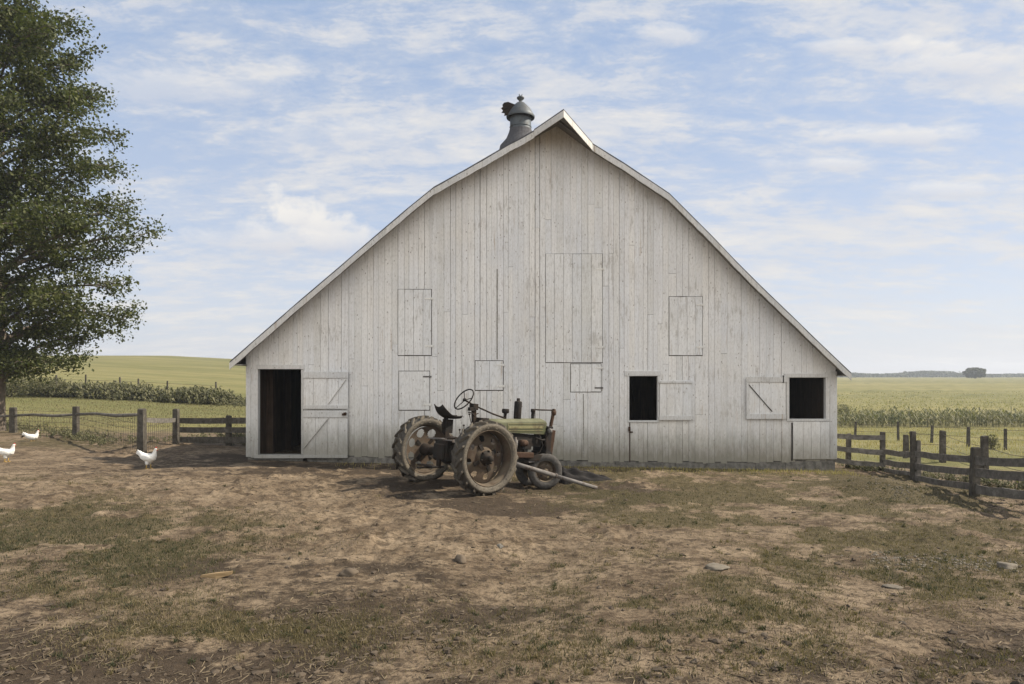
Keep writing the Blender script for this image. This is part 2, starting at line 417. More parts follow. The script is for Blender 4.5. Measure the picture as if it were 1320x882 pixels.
M['corn'] = mat_leaf('corn_leaves', [(.05, .06, .027), (.08, .09, .04), (.125, .13, .06), (.22, .195, .10)], .22, .7)
M['tassel'] = mat_leaf('corn_tassel', [(.15, .15, .07), (.23, .215, .11), (.33, .29, .16), (.19, .185, .085), (.38, .33, .20)], .2, .8)
M['straw'] = mat_leaf('straw_bits', [(.04, .032, .022), (.075, .058, .038), (.19, .15, .095), (.055, .043, .03), (.12, .095, .062)], .05, .95)
M['clod'] = mat_leaf('soil_clods', [(.045, .035, .025), (.075, .058, .041), (.12, .094, .066), (.06, .046, .033)], 0., .97)
M['farleaf'] = mat_leaf('far_tree_leaves', [(.04, .052, .022), (.06, .072, .032), (.05, .062, .028)], .1, .8)

# ------------------------------------------------------------------ ground cover masks
def to_px(x, y):
    y = np.maximum(y, .5)
    return CX + F * x / y, HY + F * (CZ - base_h(x, y)) / y
def ell(px, py, cx, cy, rx, ry, w, p=1.0):
    q = ((px - cx) / rx) ** 2 + ((py - cy) / ry) ** 2
    return w * np.exp(-q ** p * .9)
GRASS = [(120, 700, 190, 58, .95), (20, 660, 120, 40, .5), (270, 815, 120, 26, .75), (330, 690, 110, 22, .4), (430, 800, 120, 26, .45), (880, 645, 150, 30, .5), (1100, 690, 260, 55, .6),
         (1230, 700, 140, 22, .75), (870, 800, 200, 40, .6), (800, 762, 90, 18, .6), (1150, 790, 160, 40, .35), (1000, 640, 220, 26, .45), (900, 614, 210, 11, .95), (1050, 618, 130, 18, .55),
         (700, 612, 60, 8, .5), (1230, 642, 120, 22, 1.0), (90, 568, 170, 13, .8), (200, 835, 190, 24, .35), (60, 625, 110, 12, .3), (640, 850, 160, 25, .35), (1050, 730, 330, 40, .35), (1100, 850, 260, 30, .35), (120, 770, 160, 16, .4), (900, 690, 160, 24, .4), (760, 640, 90, 14, .35), (480, 640, 150, 10, .18), (1240, 760, 120, 30, .4)]
MUD_VIGNETTE = [(690, 645, 130, 17, .95), (480, 606, 170, 10, .6), (620, 632, 150, 14, .6), (760, 632, 110, 10, .45), (560, 622, 160, 8, .5), (440, 760, 260, 28, .24), (40, 860, 240, 40, .5), (1290, 870, 220, 36, .5), (180, 740, 200, 20, .3), (150, 790, 300, 24, .55), (90, 850, 220, 30, .6), (230, 607, 210, 14, .35), (560, 735, 60, 14, .6), (520, 820, 220, 26, .45), (300, 870, 400, 24, .5), (900, 872, 480, 22, .4),  # ellipses along the bottom edge paint vignette darkening into the soil, others are mud
       (640, 655, 110, 8, .5), (1200, 765, 130, 14, .5), (860, 730, 100, 12, .4), (1220, 830, 180, 30, .45), (350, 590, 120, 6, .6), (700, 790, 130, 20, .4), (330, 735, 160, 14, .6)]
def cover(x, y):
    px, py = to_px(x, y)
    g = sum(ell(px, py, *e) for e in GRASS); m = sum(ell(px, py, *e) for e in MUD_VIGNETTE)
    n = fbm(x * .9, y * .9, 4, 61)
    n2 = fbm(x * 3.1, y * 3.1, 3, 63)
    g = np.clip(g * (.12 + 1.15 * sstep(.6 * n + .4 * n2, .36, .62)), 0, 1); m = np.clip(m * (.3 + 1.5 * sstep(n2 * .5 + .5 * fbm(x * .8, y * .8, 3, 67), .36, .64)), 0, 1)
    # yard ends at the fences: meadow beyond
    left = sstep(y, 23.5, 27.5) * (x < 2)
    right = sstep(y - np.interp(x, [8, 9.2, 12, 16], [19.2, 18.6, 17.2, 15]), 0, 2.0) * (x > 2)
    far = np.where(y > 34, 1., 0.)
    f = np.clip(np.maximum(np.maximum(left, right * .92), far), 0, 1)
    f = np.where(y < 8, 0, f)
    return g, m, f

# ------------------------------------------------------------------ ground sheet
def build_ground():
    af = np.linspace(R(-47), R(47), 520)
    ac = np.linspace(R(47), R(313), 60)[1:-1]
    ang = np.concatenate([af, ac])
    r = np.concatenate([np.linspace(.4, 2.6, 10)[:-1], np.geomspace(2.6, 24, 400)[:-1], np.geomspace(24, 70, 90)[:-1], np.geomspace(70, 1500, 90)])
    A, Rr = np.meshgrid(ang, r); X = (np.sin(A) * Rr).ravel(); Y = (np.cos(A) * Rr).ravel()
    Z = H(X, Y)
    # broken crop canopy surface far out on the right
    cm = sstep(Y, 57, 64) * sstep(X / np.maximum(Y, 1), .2, .3)
    Z = Z + cm * (fbm(X * .22, Y * .9, 3, 71) - .5) * .5
    na, nr = len(ang), len(r)
    i = np.arange(nr - 1)[:, None] * na; j = np.arange(na)[None, :]; jn = (j + 1) % na
    Fc = np.stack([i + j, i + jn, i + na + jn, i + na + j], -1).reshape(-1, 4)[:, ::-1]
    # close the small hole under the camera
    V = np.stack([X, Y, Z], -1)
    o = mesh_np('ground', V, Fc, mat_ground(), smooth=True)
    me = o.data
    g, m, f = cover(X, Y)
    a = me.color_attributes.new('cover', 'FLOAT_COLOR', 'POINT')
    C = np.stack([g, m, f, np.ones_like(g)], -1).astype(np.float32); a.data.foreach_set('color', C.ravel())
    b = me.attributes.new('crop', 'FLOAT', 'POINT'); b.data.foreach_set('value', (sstep(Y, 48, 50) * sstep(X / np.maximum(Y, 1), .18, .3)).astype(np.float32))
    tag(o, kind='structure')
build_ground()

# ------------------------------------------------------------------ scatter helpers
def sample_px(n, x0=-60, x1=1380, y0=596, y1=900):
    px = rng.uniform(x0, x1, n); py = rng.uniform(y0, y1, n)
    d = F * CZ / (py - HY)
    for _ in range(3):
        x = (px - CX) / F * d; d = np.clip(F * (CZ - base_h(x, d)) / (py - HY), 2, 60)
    return (px - CX) / F * d, d
def inside_barn(x, y): return (y > 17.22) & (x > -6.75) & (x < 8.2) & (y < 29.5)
def blades(name, x, y, hmin, hmax, w, mat, label, cat, lean=.5):
    n = len(x); z = H(x, y) - .008
    h = rng.uniform(hmin, hmax, n); a = rng.uniform(0, 2 * np.pi, n); la = rng.uniform(0, 2 * np.pi, n); ln = rng.uniform(0, lean, n) * h
    bx = np.cos(a) * w / 2 * rng.uniform(.6, 1.4, n); by = np.sin(a) * w / 2 * rng.uniform(.6, 1.4, n)
    mx, my = x + np.cos(la) * ln * .4, y + np.sin(la) * ln * .4
    tx, ty = x + np.cos(la) * ln * 1.2, y + np.sin(la) * ln * 1.2
    V = np.stack([np.stack([x - bx, y - by, z], -1), np.stack([x + bx, y + by, z], -1),
                  np.stack([mx + bx * .7, my + by * .7, z + h * .6], -1), np.stack([mx - bx * .7, my - by * .7, z + h * .6], -1),
                  np.stack([tx, ty, z + h], -1)], 1).reshape(-1, 3)
    b = np.arange(n)[:, None] * 5
    Fc = np.concatenate([b + np.array([0, 1, 2]), b + np.array([0, 2, 3]), b + np.array([3, 2, 4])], 0)
    o = mesh_np(name, V, Fc, mat); tag(o, label, cat, kind='stuff'); return o

def build_yard_cover():
    x, y = sample_px(420000)
    g, m, f = cover(x, y)
    px, py = to_px(x, y)
    keep = (rng.random(len(x)) < np.clip((g - .10) * .8 + .02, 0, 1)) & ~inside_barn(x, y)
    green = ell(px, py, 120, 700, 200, 60, 1.) + ell(px, py, 1230, 642, 130, 26, 1.) + ell(px, py, 90, 568, 200, 16, .8) + ell(px, py, 860, 800, 200, 40, .4) + ell(px, py, 330, 690, 120, 30, .5) + ell(px, py, 880, 648, 170, 26, .55) + ell(px, py, 1150, 740, 160, 26, .4)
    isg = rng.random(len(x)) < np.clip(green, 0, .9)
    k = keep & ~isg
    blades('dry_grass', x[k], y[k], .012, .045, .006, M['blade'], 'short dry yellow green grass growing in patches over the yard', 'grass', .9)
    k = keep & isg
    blades('green_grass', x[k], y[k], .012, .05, .007, M['blade_green'], 'short dark green grass in the left yard and under the right fence', 'grass', .9)
    # separate bunched tufts
    x, y = sample_px(4200); g, m, f = cover(x, y); ok = (rng.random(len(x)) < np.clip(g * .42 + .006, 0, 1)) & ~inside_barn(x, y); x, y = x[ok], y[ok]
    per = 26; rad = rng.uniform(.015, .06, len(x)); a = rng.uniform(0, 6.28, (len(x), per)); rr_ = np.sqrt(rng.random((len(x), per))) * rad[:, None]
    tx, ty = (x[:, None] + np.cos(a) * rr_), (y[:, None] + np.sin(a) * rr_); pick = rng.random(len(x)) < .5
    blades('grass_tufts', tx[pick].ravel(), ty[pick].ravel(), .02, .065, .006, M['blade'], 'taller dry tufts of grass standing out of the trampled soil', 'grass', .9)
    blades('weed_tufts', tx[~pick].ravel(), ty[~pick].ravel(), .018, .055, .007, M['blade_green'], 'dark green tufts of weeds standing out of the trampled soil', 'grass', 1.5)
    # straw and stalk litter lying flat
    n = 13000
    x, y = sample_px(n); ok = ~inside_barn(x, y); x, y = x[ok], y[ok]; n = len(x)
    cl = fbm(x * 1.3, y * 1.3, 3, 88); ok = rng.random(n) < sstep(cl, .35, .62) * .9 + .08; x, y = x[ok], y[ok]; n = len(x)
    z = H(x, y) + .004; L = rng.uniform(.012, .06, n) * rng.uniform(.5, 1.2, n); w = rng.uniform(.0015, .004, n); a = rng.uniform(0, np.pi, n)
    dx, dy = np.cos(a) * L, np.sin(a) * L; ex, ey = -np.sin(a) * w, np.cos(a) * w; tz = rng.uniform(-.006, .012, n)
    V = np.stack([np.stack([x - dx - ex, y - dy - ey, z - tz], -1), np.stack([x + dx - ex, y + dy - ey, z + tz], -1), np.stack([x + dx + ex, y + dy + ey, z + tz + .003], -1), np.stack([x - dx + ex, y - dy + ey, z - tz + .003], -1)], 1).reshape(-1, 3)
    o = mesh_np('straw_litter', V, np.arange(n * 4).reshape(n, 4), M['straw']); tag(o, 'scattered straw bits and stalks lying on the bare soil', 'straw', kind='stuff')
    # clods
    n = 6500
    x, y = sample_px(n); px, py = to_px(x, y); g, m, f = cover(x, y)
    ok = ~inside_barn(x, y) & (rng.random(n) < np.clip(.10 + m * .8 + sstep(fbm(x * 1.1, y * 1.1, 3, 91), .5, .7) * .5 - g * .35, 0, 1)); x, y = x[ok], y[ok]; n = len(x)
    s = .007 + .032 * rng.random(n) ** 5
    T = np.array([(1, 0, 0), (-1, 0, 0), (0, 1, 0), (0, -1, 0), (0, 0, 1), (0, 0, -1), (.62, .62, .5), (-.62, .62, .5), (.62, -.62, .5), (-.62, -.62, .5)], float)[[0, 1, 2, 3, 4, 5]]
    bm = bmesh.new(); bmesh.ops.create_icosphere(bm, subdivisions=1, radius=1); T = np.array([v.co[:] for v in bm.verts]); TF = np.array([[v.index for v in f.verts] for f in bm.faces]); bm.free()
    k = len(T); jit = rng.uniform(.62, 1.25, (n, k, 1)); sc = np.stack([s * rng.uniform(.7, 1.5, n), s * rng.uniform(.7, 1.5, n), s * rng.uniform(.45, .8, n)], -1)
    V = T[None] * jit * sc[:, None, :]
    a = rng.uniform(0, 6.28, n); ca, sa = np.cos(a)[:, None], np.sin(a)[:, None]
    V = np.stack([V[..., 0] * ca - V[..., 1] * sa, V[..., 0] * sa + V[..., 1] * ca, V[..., 2]], -1) + np.stack([x, y, H(x, y) + s * .1], -1)[:, None, :]
    Fc = (np.arange(n)[:, None, None] * k + TF[None]).reshape(-1, 3)
    o = mesh_np('soil_clods', V.reshape(-1, 3), Fc, M['clod'], smooth=False); tag(o, 'small crumbling clods of soil strewn over the yard', 'clods', kind='stuff')
build_yard_cover()

# ------------------------------------------------------------------ barn
D = 17.3
DR = D - .38                                   # front edge of the roof
BARN_DEPTH = 12.0
ROOF_L = [(296, 466), (340, 427.5), (388.8, 385), (439.8, 341.7), (488, 300), (522, 271), (559.4, 240.6), (599.4, 218.5), (645, 192), (689, 167.5)]
PEAK = (719, 151)
ROOF_R = [(763, 184), (805, 210), (863, 249), (890, 276), (919, 305), (948, 335.5), (980, 367.5), (1020, 406), (1059, 444), (1097, 480)]
root_barn = empty('barn', (0.6, D, -.1))
tag(root_barn, 'big weathered white wooden barn with gambrel roof and hay hood behind the tractor', 'barn')
BO = root_barn.location
outline = [P(x, y, DR) for x, y in ROOF_L + [PEAK] + ROOF_R]
prof_x = [p.x for p in outline]; prof_z = [p.z for p in outline]
def roof_z(x): return float(np.interp(x, prof_x, prof_z))
def wx(px): return (px - CX) / F * D
def wz(py): return CZ - (py - HY) / F * D
XL, XR = wx(319), wx(1077)
def sill_z(x): return float(np.interp(x, [XL, wx(450), wx(715), wx(960), XR], [wz(588), wz(589), wz(594.5), wz(597), wz(593)]))

OPEN = []      # (x0,x1,z0,z1, kind)
def op(px0, px1, py0, py1, kind): OPEN.append((wx(px0), wx(px1), wz(py1), wz(py0), kind))
op(333, 390, 476, 612, 'door'); op(811, 847.6, 485, 542, 'win'); op(1017, 1065.5, 487, 540, 'win')
HATCH = [(512.6, 556.7, 372.6, 459, 4), (513.8, 554.4, 478, 529.5, 1), (612, 649, 464.6, 504, 2), (703, 777, 327, 468, 6), (735, 775.4, 468.6, 506, 3), (862, 906, 382, 459, 4)]
for h in HATCH: op(h[0], h[1], h[2], h[3], 'hatch')

def build_siding():
    mb = MB(BO)
    cuts = {XL, XR}
    for (a, b, c, d, k) in OPEN: cuts.add(a); cuts.add(b)
    xs = sorted(cuts); edges = []
    for a, b in zip(xs[:-1], xs[1:]):
        n = max(1, round((b - a) / rnd.uniform(.125, .17)))
        if (b - a) < .12: n = 1
        ws = [rnd.uniform(.8, 1.2) for _ in range(n)]; s = sum(ws); t = a
        for w in ws: edges.append((t, t + (b - a) * w / s)); t += (b - a) * w / s
    for (a, b) in edges:
        if b - a < .01: continue
        mid = (a + b) / 2
        gap = rnd.choice([.001, .002, .003, .004, .006, .008, .010]) * (1.0 if rnd.random() > .1 else 1.5)
        holes = sorted([(o[2], o[3]) for o in OPEN if o[0] - .002 < mid < o[1] + .002])
        z0 = sill_z(mid) + rnd.uniform(-.03, .035); zt = roof_z(mid) - .06
        segs = []; cur = z0
        for (h0, h1_) in holes:
            if h0 > cur: segs.append((cur, h0))
            cur = max(cur, h1_)
        segs.append((cur, None))
        for si, (s0, s1) in enumerate(segs):
            dy = rnd.uniform(-.004, .004); fr = D + dy; bk = D + .024 + dy
            x0, x1 = a + gap / 2, b - gap / 2
            parts = [(s0, s1)]
            # some boards are butted part-way up
            top = s1 if s1 is not None else zt
            if top - s0 > 2.2 and rnd.random() < .45:
                q = s0 + (top - s0) * rnd.uniform(.25, .75); parts = [(s0, q - .003), (q + .003, s1)]
            for (q0, q1) in parts:
                if q1 is None: t0, t1 = roof_z(x0) - .06, roof_z(x1) - .06
                else: t0 = t1 = q1
                if min(t0, t1) <= q0: continue
                dd = rnd.uniform(-.003, .003)
                lx = rnd.uniform(-.003, .003)
                mb.hexa([Vector((x0, fr + dd, q0)), Vector((x1, fr + dd, q0)), Vector((x1, bk, q0)), Vector((x0, bk, q0))],
                        [Vector((x0 + lx, fr + dd, t0)), Vector((x1 + lx, fr + dd, t1)), Vector((x1, bk, t1)), Vector((x0, bk, t0))])
    o = mb.build('front_wall', M['siding'], root_barn)
build_siding()

def build_shell():
    # foundation in front, side walls, back wall
    mb = MB(BO)
    n = 60; xs = np.linspace(XL, XR, n)
    dl, dr = wx(333), wx(390)
    for i in range(n - 1):
        a, b = xs[i], xs[i + 1]
        if a < dr and b > dl: continue
        za, zb = sill_z(a) + .01, sill_z(b) + .01
        f = D + .012 + .012 * math.sin(i * 2.3)
        mb.hexa([Vector((a, f - .015, -.7)), Vector((b, f - .015, -.7)), Vector((b, D + .3, -.7)), Vector((a, D + .3, -.7))],
                [Vector((a, f, za)), Vector((b, f, zb)), Vector((b, D + .3, zb)), Vector((a, D + .3, za))])
    mb.box2((dl, D + .01, -.7), (dr, D + .3, wz(587)))
    mb.build('foundation', M['concrete'], root_barn)
    for (x, s) in ((XL, 1), (XR, -1)):
        mb = MB(BO)
        y = D + .03
        while y < D + BARN_DEPTH:
            w = rnd.uniform(.19, .26)
            mb.box2((x, y, -.5), (x + s * .025, min(y + w - .002, D + BARN_DEPTH), roof_z(x + s * .025) - .1)); y += w
        mb.build('side_wall', M['siding'], root_barn)
    mb = MB(BO)
    pts = [Vector((XL, D + BARN_DEPTH, -.5)), Vector((XR, D + BARN_DEPTH, -.5))]
    tops = [Vector((x, D + BARN_DEPTH, roof_z(x) - .06)) for x in np.linspace(XR, XL, 40)]
    mb.prism(pts + tops, (0, .03, 0)); mb.build('back_wall', M['siding'], root_barn)
    # inner lining boards and posts, seen through the doorway
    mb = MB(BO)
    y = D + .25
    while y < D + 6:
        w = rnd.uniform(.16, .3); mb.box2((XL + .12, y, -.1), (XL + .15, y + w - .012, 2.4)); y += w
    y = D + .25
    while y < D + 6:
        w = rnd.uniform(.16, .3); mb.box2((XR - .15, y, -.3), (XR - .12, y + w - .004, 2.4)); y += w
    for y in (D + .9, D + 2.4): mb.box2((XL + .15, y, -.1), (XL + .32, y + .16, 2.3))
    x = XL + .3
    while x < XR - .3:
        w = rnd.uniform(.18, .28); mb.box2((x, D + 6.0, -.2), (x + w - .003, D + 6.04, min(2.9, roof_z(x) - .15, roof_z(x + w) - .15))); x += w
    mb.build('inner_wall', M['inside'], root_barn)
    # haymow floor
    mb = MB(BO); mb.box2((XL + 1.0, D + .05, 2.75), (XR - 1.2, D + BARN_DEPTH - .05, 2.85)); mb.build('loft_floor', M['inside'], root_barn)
build_shell()

def build_roof():
    mb = MB(BO); y0, y1 = DR + .0, D + BARN_DEPTH + .35; th = .05
    for i in range(len(outline) - 1):
        a, b = outline[i], outline[i + 1]
        A, B = Vector((a.x, 0, a.z)), Vector((b.x, 0, b.z))
        dn = Vector((0, 0, -th))
        q = lambda p, y: Vector((p.x, y, p.z))
        mb.hexa([q(A + dn, y0), q(B + dn, y0), q(B + dn, y1), q(A + dn, y1)], [q(A, y0), q(B, y0), q(B, y1), q(A, y1)])
    ro = mb.build('roof', M['shingle'], root_barn)
    # underside boards
    mb = MB(BO)
    for i in range(len(outline) - 1):
        a, b = outline[i], outline[i + 1]
        dn = Vector((0, 0, -th - .003)); d2 = Vector((0, 0, -th - .03))
        q = lambda p, d, y: Vector((p.x, y, p.z)) + d
        mb.hexa([q(a, d2, y0 + .03), q(b, d2, y0 + .03), q(b, d2, y1 - .05), q(a, d2, y1 - .05)], [q(a, dn, y0 + .03), q(b, dn, y0 + .03), q(b, dn, y1 - .05), q(a, dn, y1 - .05)])
    mb.build('roof_boards', M['soffit'], ro)
    # barge boards along the gable, one per pitch and butted in lengths
    def barge(pts, wdt, name='barge_board', drop=.045):
        mb = MB(BO)
        for i in range(len(pts) - 1):
            a, b = Vector(pts[i]), Vector(pts[i + 1]); t = (b - a).normalized()
            e = t * rnd.uniform(.0, .004); k = rnd.uniform(-.006, .006)
            dn0 = Vector((0, 0, -drop)); dn = Vector((0, 0, -drop - wdt + k))
            f0, f1 = Vector((0, -.028 + rnd.uniform(-.003, .003), 0)), Vector((0, -.002, 0))
            mb.hexa([a + dn + f0 + e, b + dn + f0, b + dn + f1, a + dn + f1 + e], [a + dn0 + f0 + e, b + dn0 + f0, b + dn0 + f1, a + dn0 + f1 + e])
        return mb.build(name, M['trim'], root_barn)
    L = outline[:10]; Rr = outline[11:]
    def fine(pts):
        out = []
        for a, b in zip(pts[:-1], pts[1:]):
            for k in range(4): out.append(a.lerp(b, k / 4) + Vector((0, 0, rnd.uniform(-.008, .008) if k else 0)))
        return out + [pts[-1]]
    barge(fine(L), .155); barge(fine(Rr), .155)
    # boxed eave returns
    for (tip, wall, s) in ((outline[0], XL, 1), (outline[-1], XR, -1)):
        mb = MB(BO)
        zt = roof_z(tip.x + s * .02) - .085
        mb.hexa([Vector((tip.x + s * .03, DR + .02, zt - .03)), Vector((wall, DR + .02, zt - .03)), Vector((wall, D + BARN_DEPTH, zt - .03)), Vector((tip.x + s * .03, D + BARN_DEPTH, zt - .03))],
                [Vector((tip.x + s * .03, DR + .02, zt)), Vector((wall, DR + .02, zt)), Vector((wall, D + BARN_DEPTH, zt)), Vector((tip.x + s * .03, D + BARN_DEPTH, zt))])
        mb.build('soffit', M['soffit'], root_barn)
    # hay hood: two roof planes running out to a point over the gable
    apex = P(726.5, 140.5, D - 1.25); le = P(688.5, 166.5, DR - .03); re = P(763.5, 183.5, DR - .03)
    back_pk = Vector((outline[10].x, DR + 1.2, outline[10].z + .03)); lb = le + Vector((-.05, 1.2, -.0)); rb = re + Vector((.0, 1.2, 0))
    mb = MB(BO); dn = Vector((0, 0, -.045))
    apb = Vector((apex.x - .06, DR + .6, outline[10].z + .10))
    for tri in ((le, apex, apb), (apex, re, apb)):
        mb.prism(tri, dn)
    hd = mb.build('hay_hood', M['shingle'], root_barn)
    mb = MB(BO)
    for tri in ((le, apex, apb), (apex, re, apb)):
        mb.prism([p + Vector((0, 0, -.049)) for p in tri], (0, 0, -.02))
    mb.build('hood_boards', M['soffit'], hd)
    mb = MB(BO)
    for a, b in ((le, apex), (apex, re)):
        f0, f1 = Vector((0, -.035, 0)), Vector((0, -.004, 0)); d0 = Vector((0, 0, -.042)); d1 = Vector((0, 0, -.20))
        mb.hexa([a + d1 + f0, b + d1 + f0, b + d1 + f1, a + d1 + f1], [a + d0 + f0, b + d0 + f0, b + d0 + f1, a + d0 + f1])
    mb.build('hood_barge_board', M['trim'], hd)
build_roof()

def plank_panel(mb, x0, x1, z0, z1, n, y0, y1, gap=.005):
    ws = [rnd.uniform(.8, 1.2) for _ in range(n)]; s = sum(ws); t = x0
    for w in ws:
        q = (x1 - x0) * w / s; dy = rnd.uniform(-.003, .003)
        mb.box2((t + gap / 2, y0 + dy, z0 + rnd.uniform(0, .006)), (t + q - gap / 2, y1, z1 - rnd.uniform(0, .006))); t += q

def build_openings():
    names = ['hatch', 'hatch', 'hatch', 'hay_door', 'hatch', 'hatch']
    lab = ['tall closed upper hatch of narrow boards on the left', 'single-panel lower left hatch with small iron latch', 'small closed hatch above the steering wheel', 'tallest closed door in the middle of the gable', 'small closed hatch right of the exhaust stack', 'tall closed upper hatch on the right']
    for (px0, px1, py0, py1, n), nm, lb in zip(HATCH, names, lab):
        g = .009 if n == 6 else .012; x0, x1, z0, z1 = wx(px0) + g, wx(px1) - g, wz(py1) + g * 1.4, wz(py0) - g
        mb = MB(BO); plank_panel(mb, x0, x1, z0, z1, n, D - .016, D + .01, .006)
        o = mb.build(nm, M['hatch'], root_barn, .002); o['label'] = lb
        # iron hinges
        for zz in ((z0 + z1) / 2 + (z1 - z0) * .36, (z0 + z1) / 2 - (z1 - z0) * .36):
            h = MB(BO); h.box2((x1 - .16, D - .027, zz - .018), (x1 + .05, D - .019, zz + .018)); h.box2((x1 - .01, D - .034, zz - .03), (x1 + .022, D - .027, zz + .03))
            h.build('hinge', M['hatch'] if rnd.random() < .75 else M['pale_metal'], o)
        # dark lining behind so the gap reads
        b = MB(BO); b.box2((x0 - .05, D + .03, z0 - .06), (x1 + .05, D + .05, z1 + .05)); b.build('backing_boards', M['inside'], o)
    def board(name, parent, *bx, mat='trim', bevel=.003):
        mb = MB(BO)
        for a, b in bx: mb.box2(a, b)
        return mb.build(name, M[mat], parent, bevel)
    y0 = D - .032
    # doorway frame
    board('door_frame', root_barn,
          ((wx(324), y0, wz(590)), (wx(333), D + .12, wz(476.5))), ((wx(331), y0 - .004, wz(476)), (wx(392), D + .12, wz(470.5))), ((wx(388.6), y0 + .004, wz(586)), (wx(391.5), D + .12, wz(476.5))),
          ((wx(329), y0 - .05, wz(590.5)), (wx(393), D + .2, wz(586.3))))
    board('corner_board', root_barn, ((XL - .03, y0 + .008, wz(589)), (wx(324) - .006, D + .03, wz(459))))
    board('corner_board', root_barn, ((wx(1069.5), y0 + .008, wz(592)), (XR + .03, D + .03, wz(479))))
    # two-leaf door swung flat against the wall
    a, b = wx(392.2), wx(449.6); yl = D - .075
    up = MB(BO); plank_panel(up, a, b, wz(527.5), wz(479), 4, yl, yl + .03)
    ud = up.build('upper_door', M['hatch'], root_barn, .002)
    board('batten', ud, ((a, yl - .028, wz(487.5)), (b + .01, yl - .004, wz(479.5)))); board('batten', ud, ((a, yl - .028, wz(527)), (b, yl - .004, wz(522.5))))
    lo = MB(BO); plank_panel(lo, a, b - .01, wz(590.5), wz(529), 4, yl, yl + .03)
    ld = lo.build('lower_door', M['hatch'], root_barn, .002)
    board('batten', ld, ((a, yl - .028, wz(538)), (b - .01, yl - .004, wz(530)))); board('batten', ld, ((a, yl - .028, wz(590)), (b - .01, yl - .004, wz(586))))
    mb = MB(BO); mb.beam(Vector((wx(393), yl - .012, wz(577))), Vector((wx(424), yl - .012, wz(539))), .02, .05, (0, 1, 0)); mb.build('brace', M['trim'], ld)
    mb = MB(BO); mb.beam(Vector((wx(424), yl - .01, wz(521))), Vector((wx(447), yl - .01, wz(489))), .016, .045, (0, 1, 0)); mb.build('brace', M['trim'], ud)
    mb = MB(BO); mb.box((wx(445), yl - .045, wz(534)), (.10, .03, .05)); mb.lathe([(0, -.03), (.035, -.03), (.035, .03), (0, .03)], (wx(446.5), yl - .06, wz(533)), 'Y', 12); mb.build('latch', M['rust'], ld)
    # left window: frame, header, sliding shutter on rails
    board('window_frame', root_barn, ((wx(805), y0, wz(484.6)), (wx(851), D + .03, wz(478.5))), ((wx(808.6), y0 + .005, wz(543)), (wx(811), D + .1, wz(485))), ((wx(847.6), y0 + .005, wz(543)), (wx(849.2), D + .1, wz(485))), ((wx(809), y0 + .002, wz(544.5)), (wx(849), D + .1, wz(542.2))))
    mb = MB(BO); plank_panel(mb, wx(849.8), wx(891), wz(540), wz(490), 4, D - .05, D - .026)
    sh = mb.build('sliding_shutter', M['hatch'], root_barn, .002)
    board('shutter_rail', sh, ((wx(848.5), D - .075, wz(494)), (wx(892), D - .054, wz(491.6)))); board('shutter_rail', sh, ((wx(849), D - .075, wz(541.5)), (wx(893), D - .054, wz(536))))
    # right window and its open shutter with a loose brace
    board('window_frame', root_barn, ((wx(1011), y0, wz(486.6)), (wx(1067), D + .03, wz(481.5))), ((wx(1013.5), y0 + .005, wz(541)), (wx(1017), D + .1, wz(487))), ((wx(1064), y0 + .006, wz(541)), (wx(1066.5), D + .1, wz(487))), ((wx(1014), y0 + .002, wz(543)), (wx(1069), D + .1, wz(540.2))))
    mb = MB(BO); plank_panel(mb, wx(961), wx(1011.5), wz(539.5), wz(486.5), 3, D - .06, D - .034)
    sh = mb.build('open_shutter', M['hatch'], root_barn, .002)
    board('batten', sh, ((wx(960.5), D - .084, wz(492.6)), (wx(1012.5), D - .063, wz(486)))); board('batten', sh, ((wx(961), D - .084, wz(540)), (wx(1012), D - .063, wz(533.5)))); board('batten', sh, ((wx(1007.5), D - .088, wz(493.5)), (wx(1008.8), D - .060, wz(484))), mat='iron')
    board('batten', sh, ((wx(961), D - .083, wz(533)), (wx(964), D - .063, wz(493))))
    mb = MB(BO); mb.beam(Vector((wx(964), D - .07, wz(496))), Vector((wx(994), D - .07, wz(530.5))), .014, .03, (0, 1, 0)); mb.build('brace', M['iron'], sh)
    # lower door leaves under both windows: outlined by trim strips
    board('door_batten', root_barn, ((wx(811.2), D - .022, wz(596)), (wx(812.3), D - .006, wz(544))), mat='rust')
    board('door_batten', root_barn, ((wx(1020), D - .03, wz(594)), (wx(1021.2), D - .006, wz(545))), mat='iron')
    mb = MB(BO); mb.box((wx(811), D - .04, wz(553)), (.05, .03, .11)); mb.box((wx(813), D - .035, wz(557)), (.09, .02, .03)); mb.build('latch', M['rust'], root_barn)
    mb = MB(BO); plank_panel(mb, wx(1021.6), wx(1069), wz(592), wz(543.6), 4, D - .03, D - .007)
    mb.build('lower_door', M['hatch'], root_barn, .002)
    # long seam strips of an old closed-up door
    board('seam_strip', root_barn, ((wx(640.2), D - .016, wz(463)), (wx(641.6), D - .005, wz(347))), mat='soffit')
    board('seam_strip', root_barn, ((wx(751.5), D - .012, wz(590)), (wx(752.6), D - .004, wz(508))), mat='soffit')
build_openings()

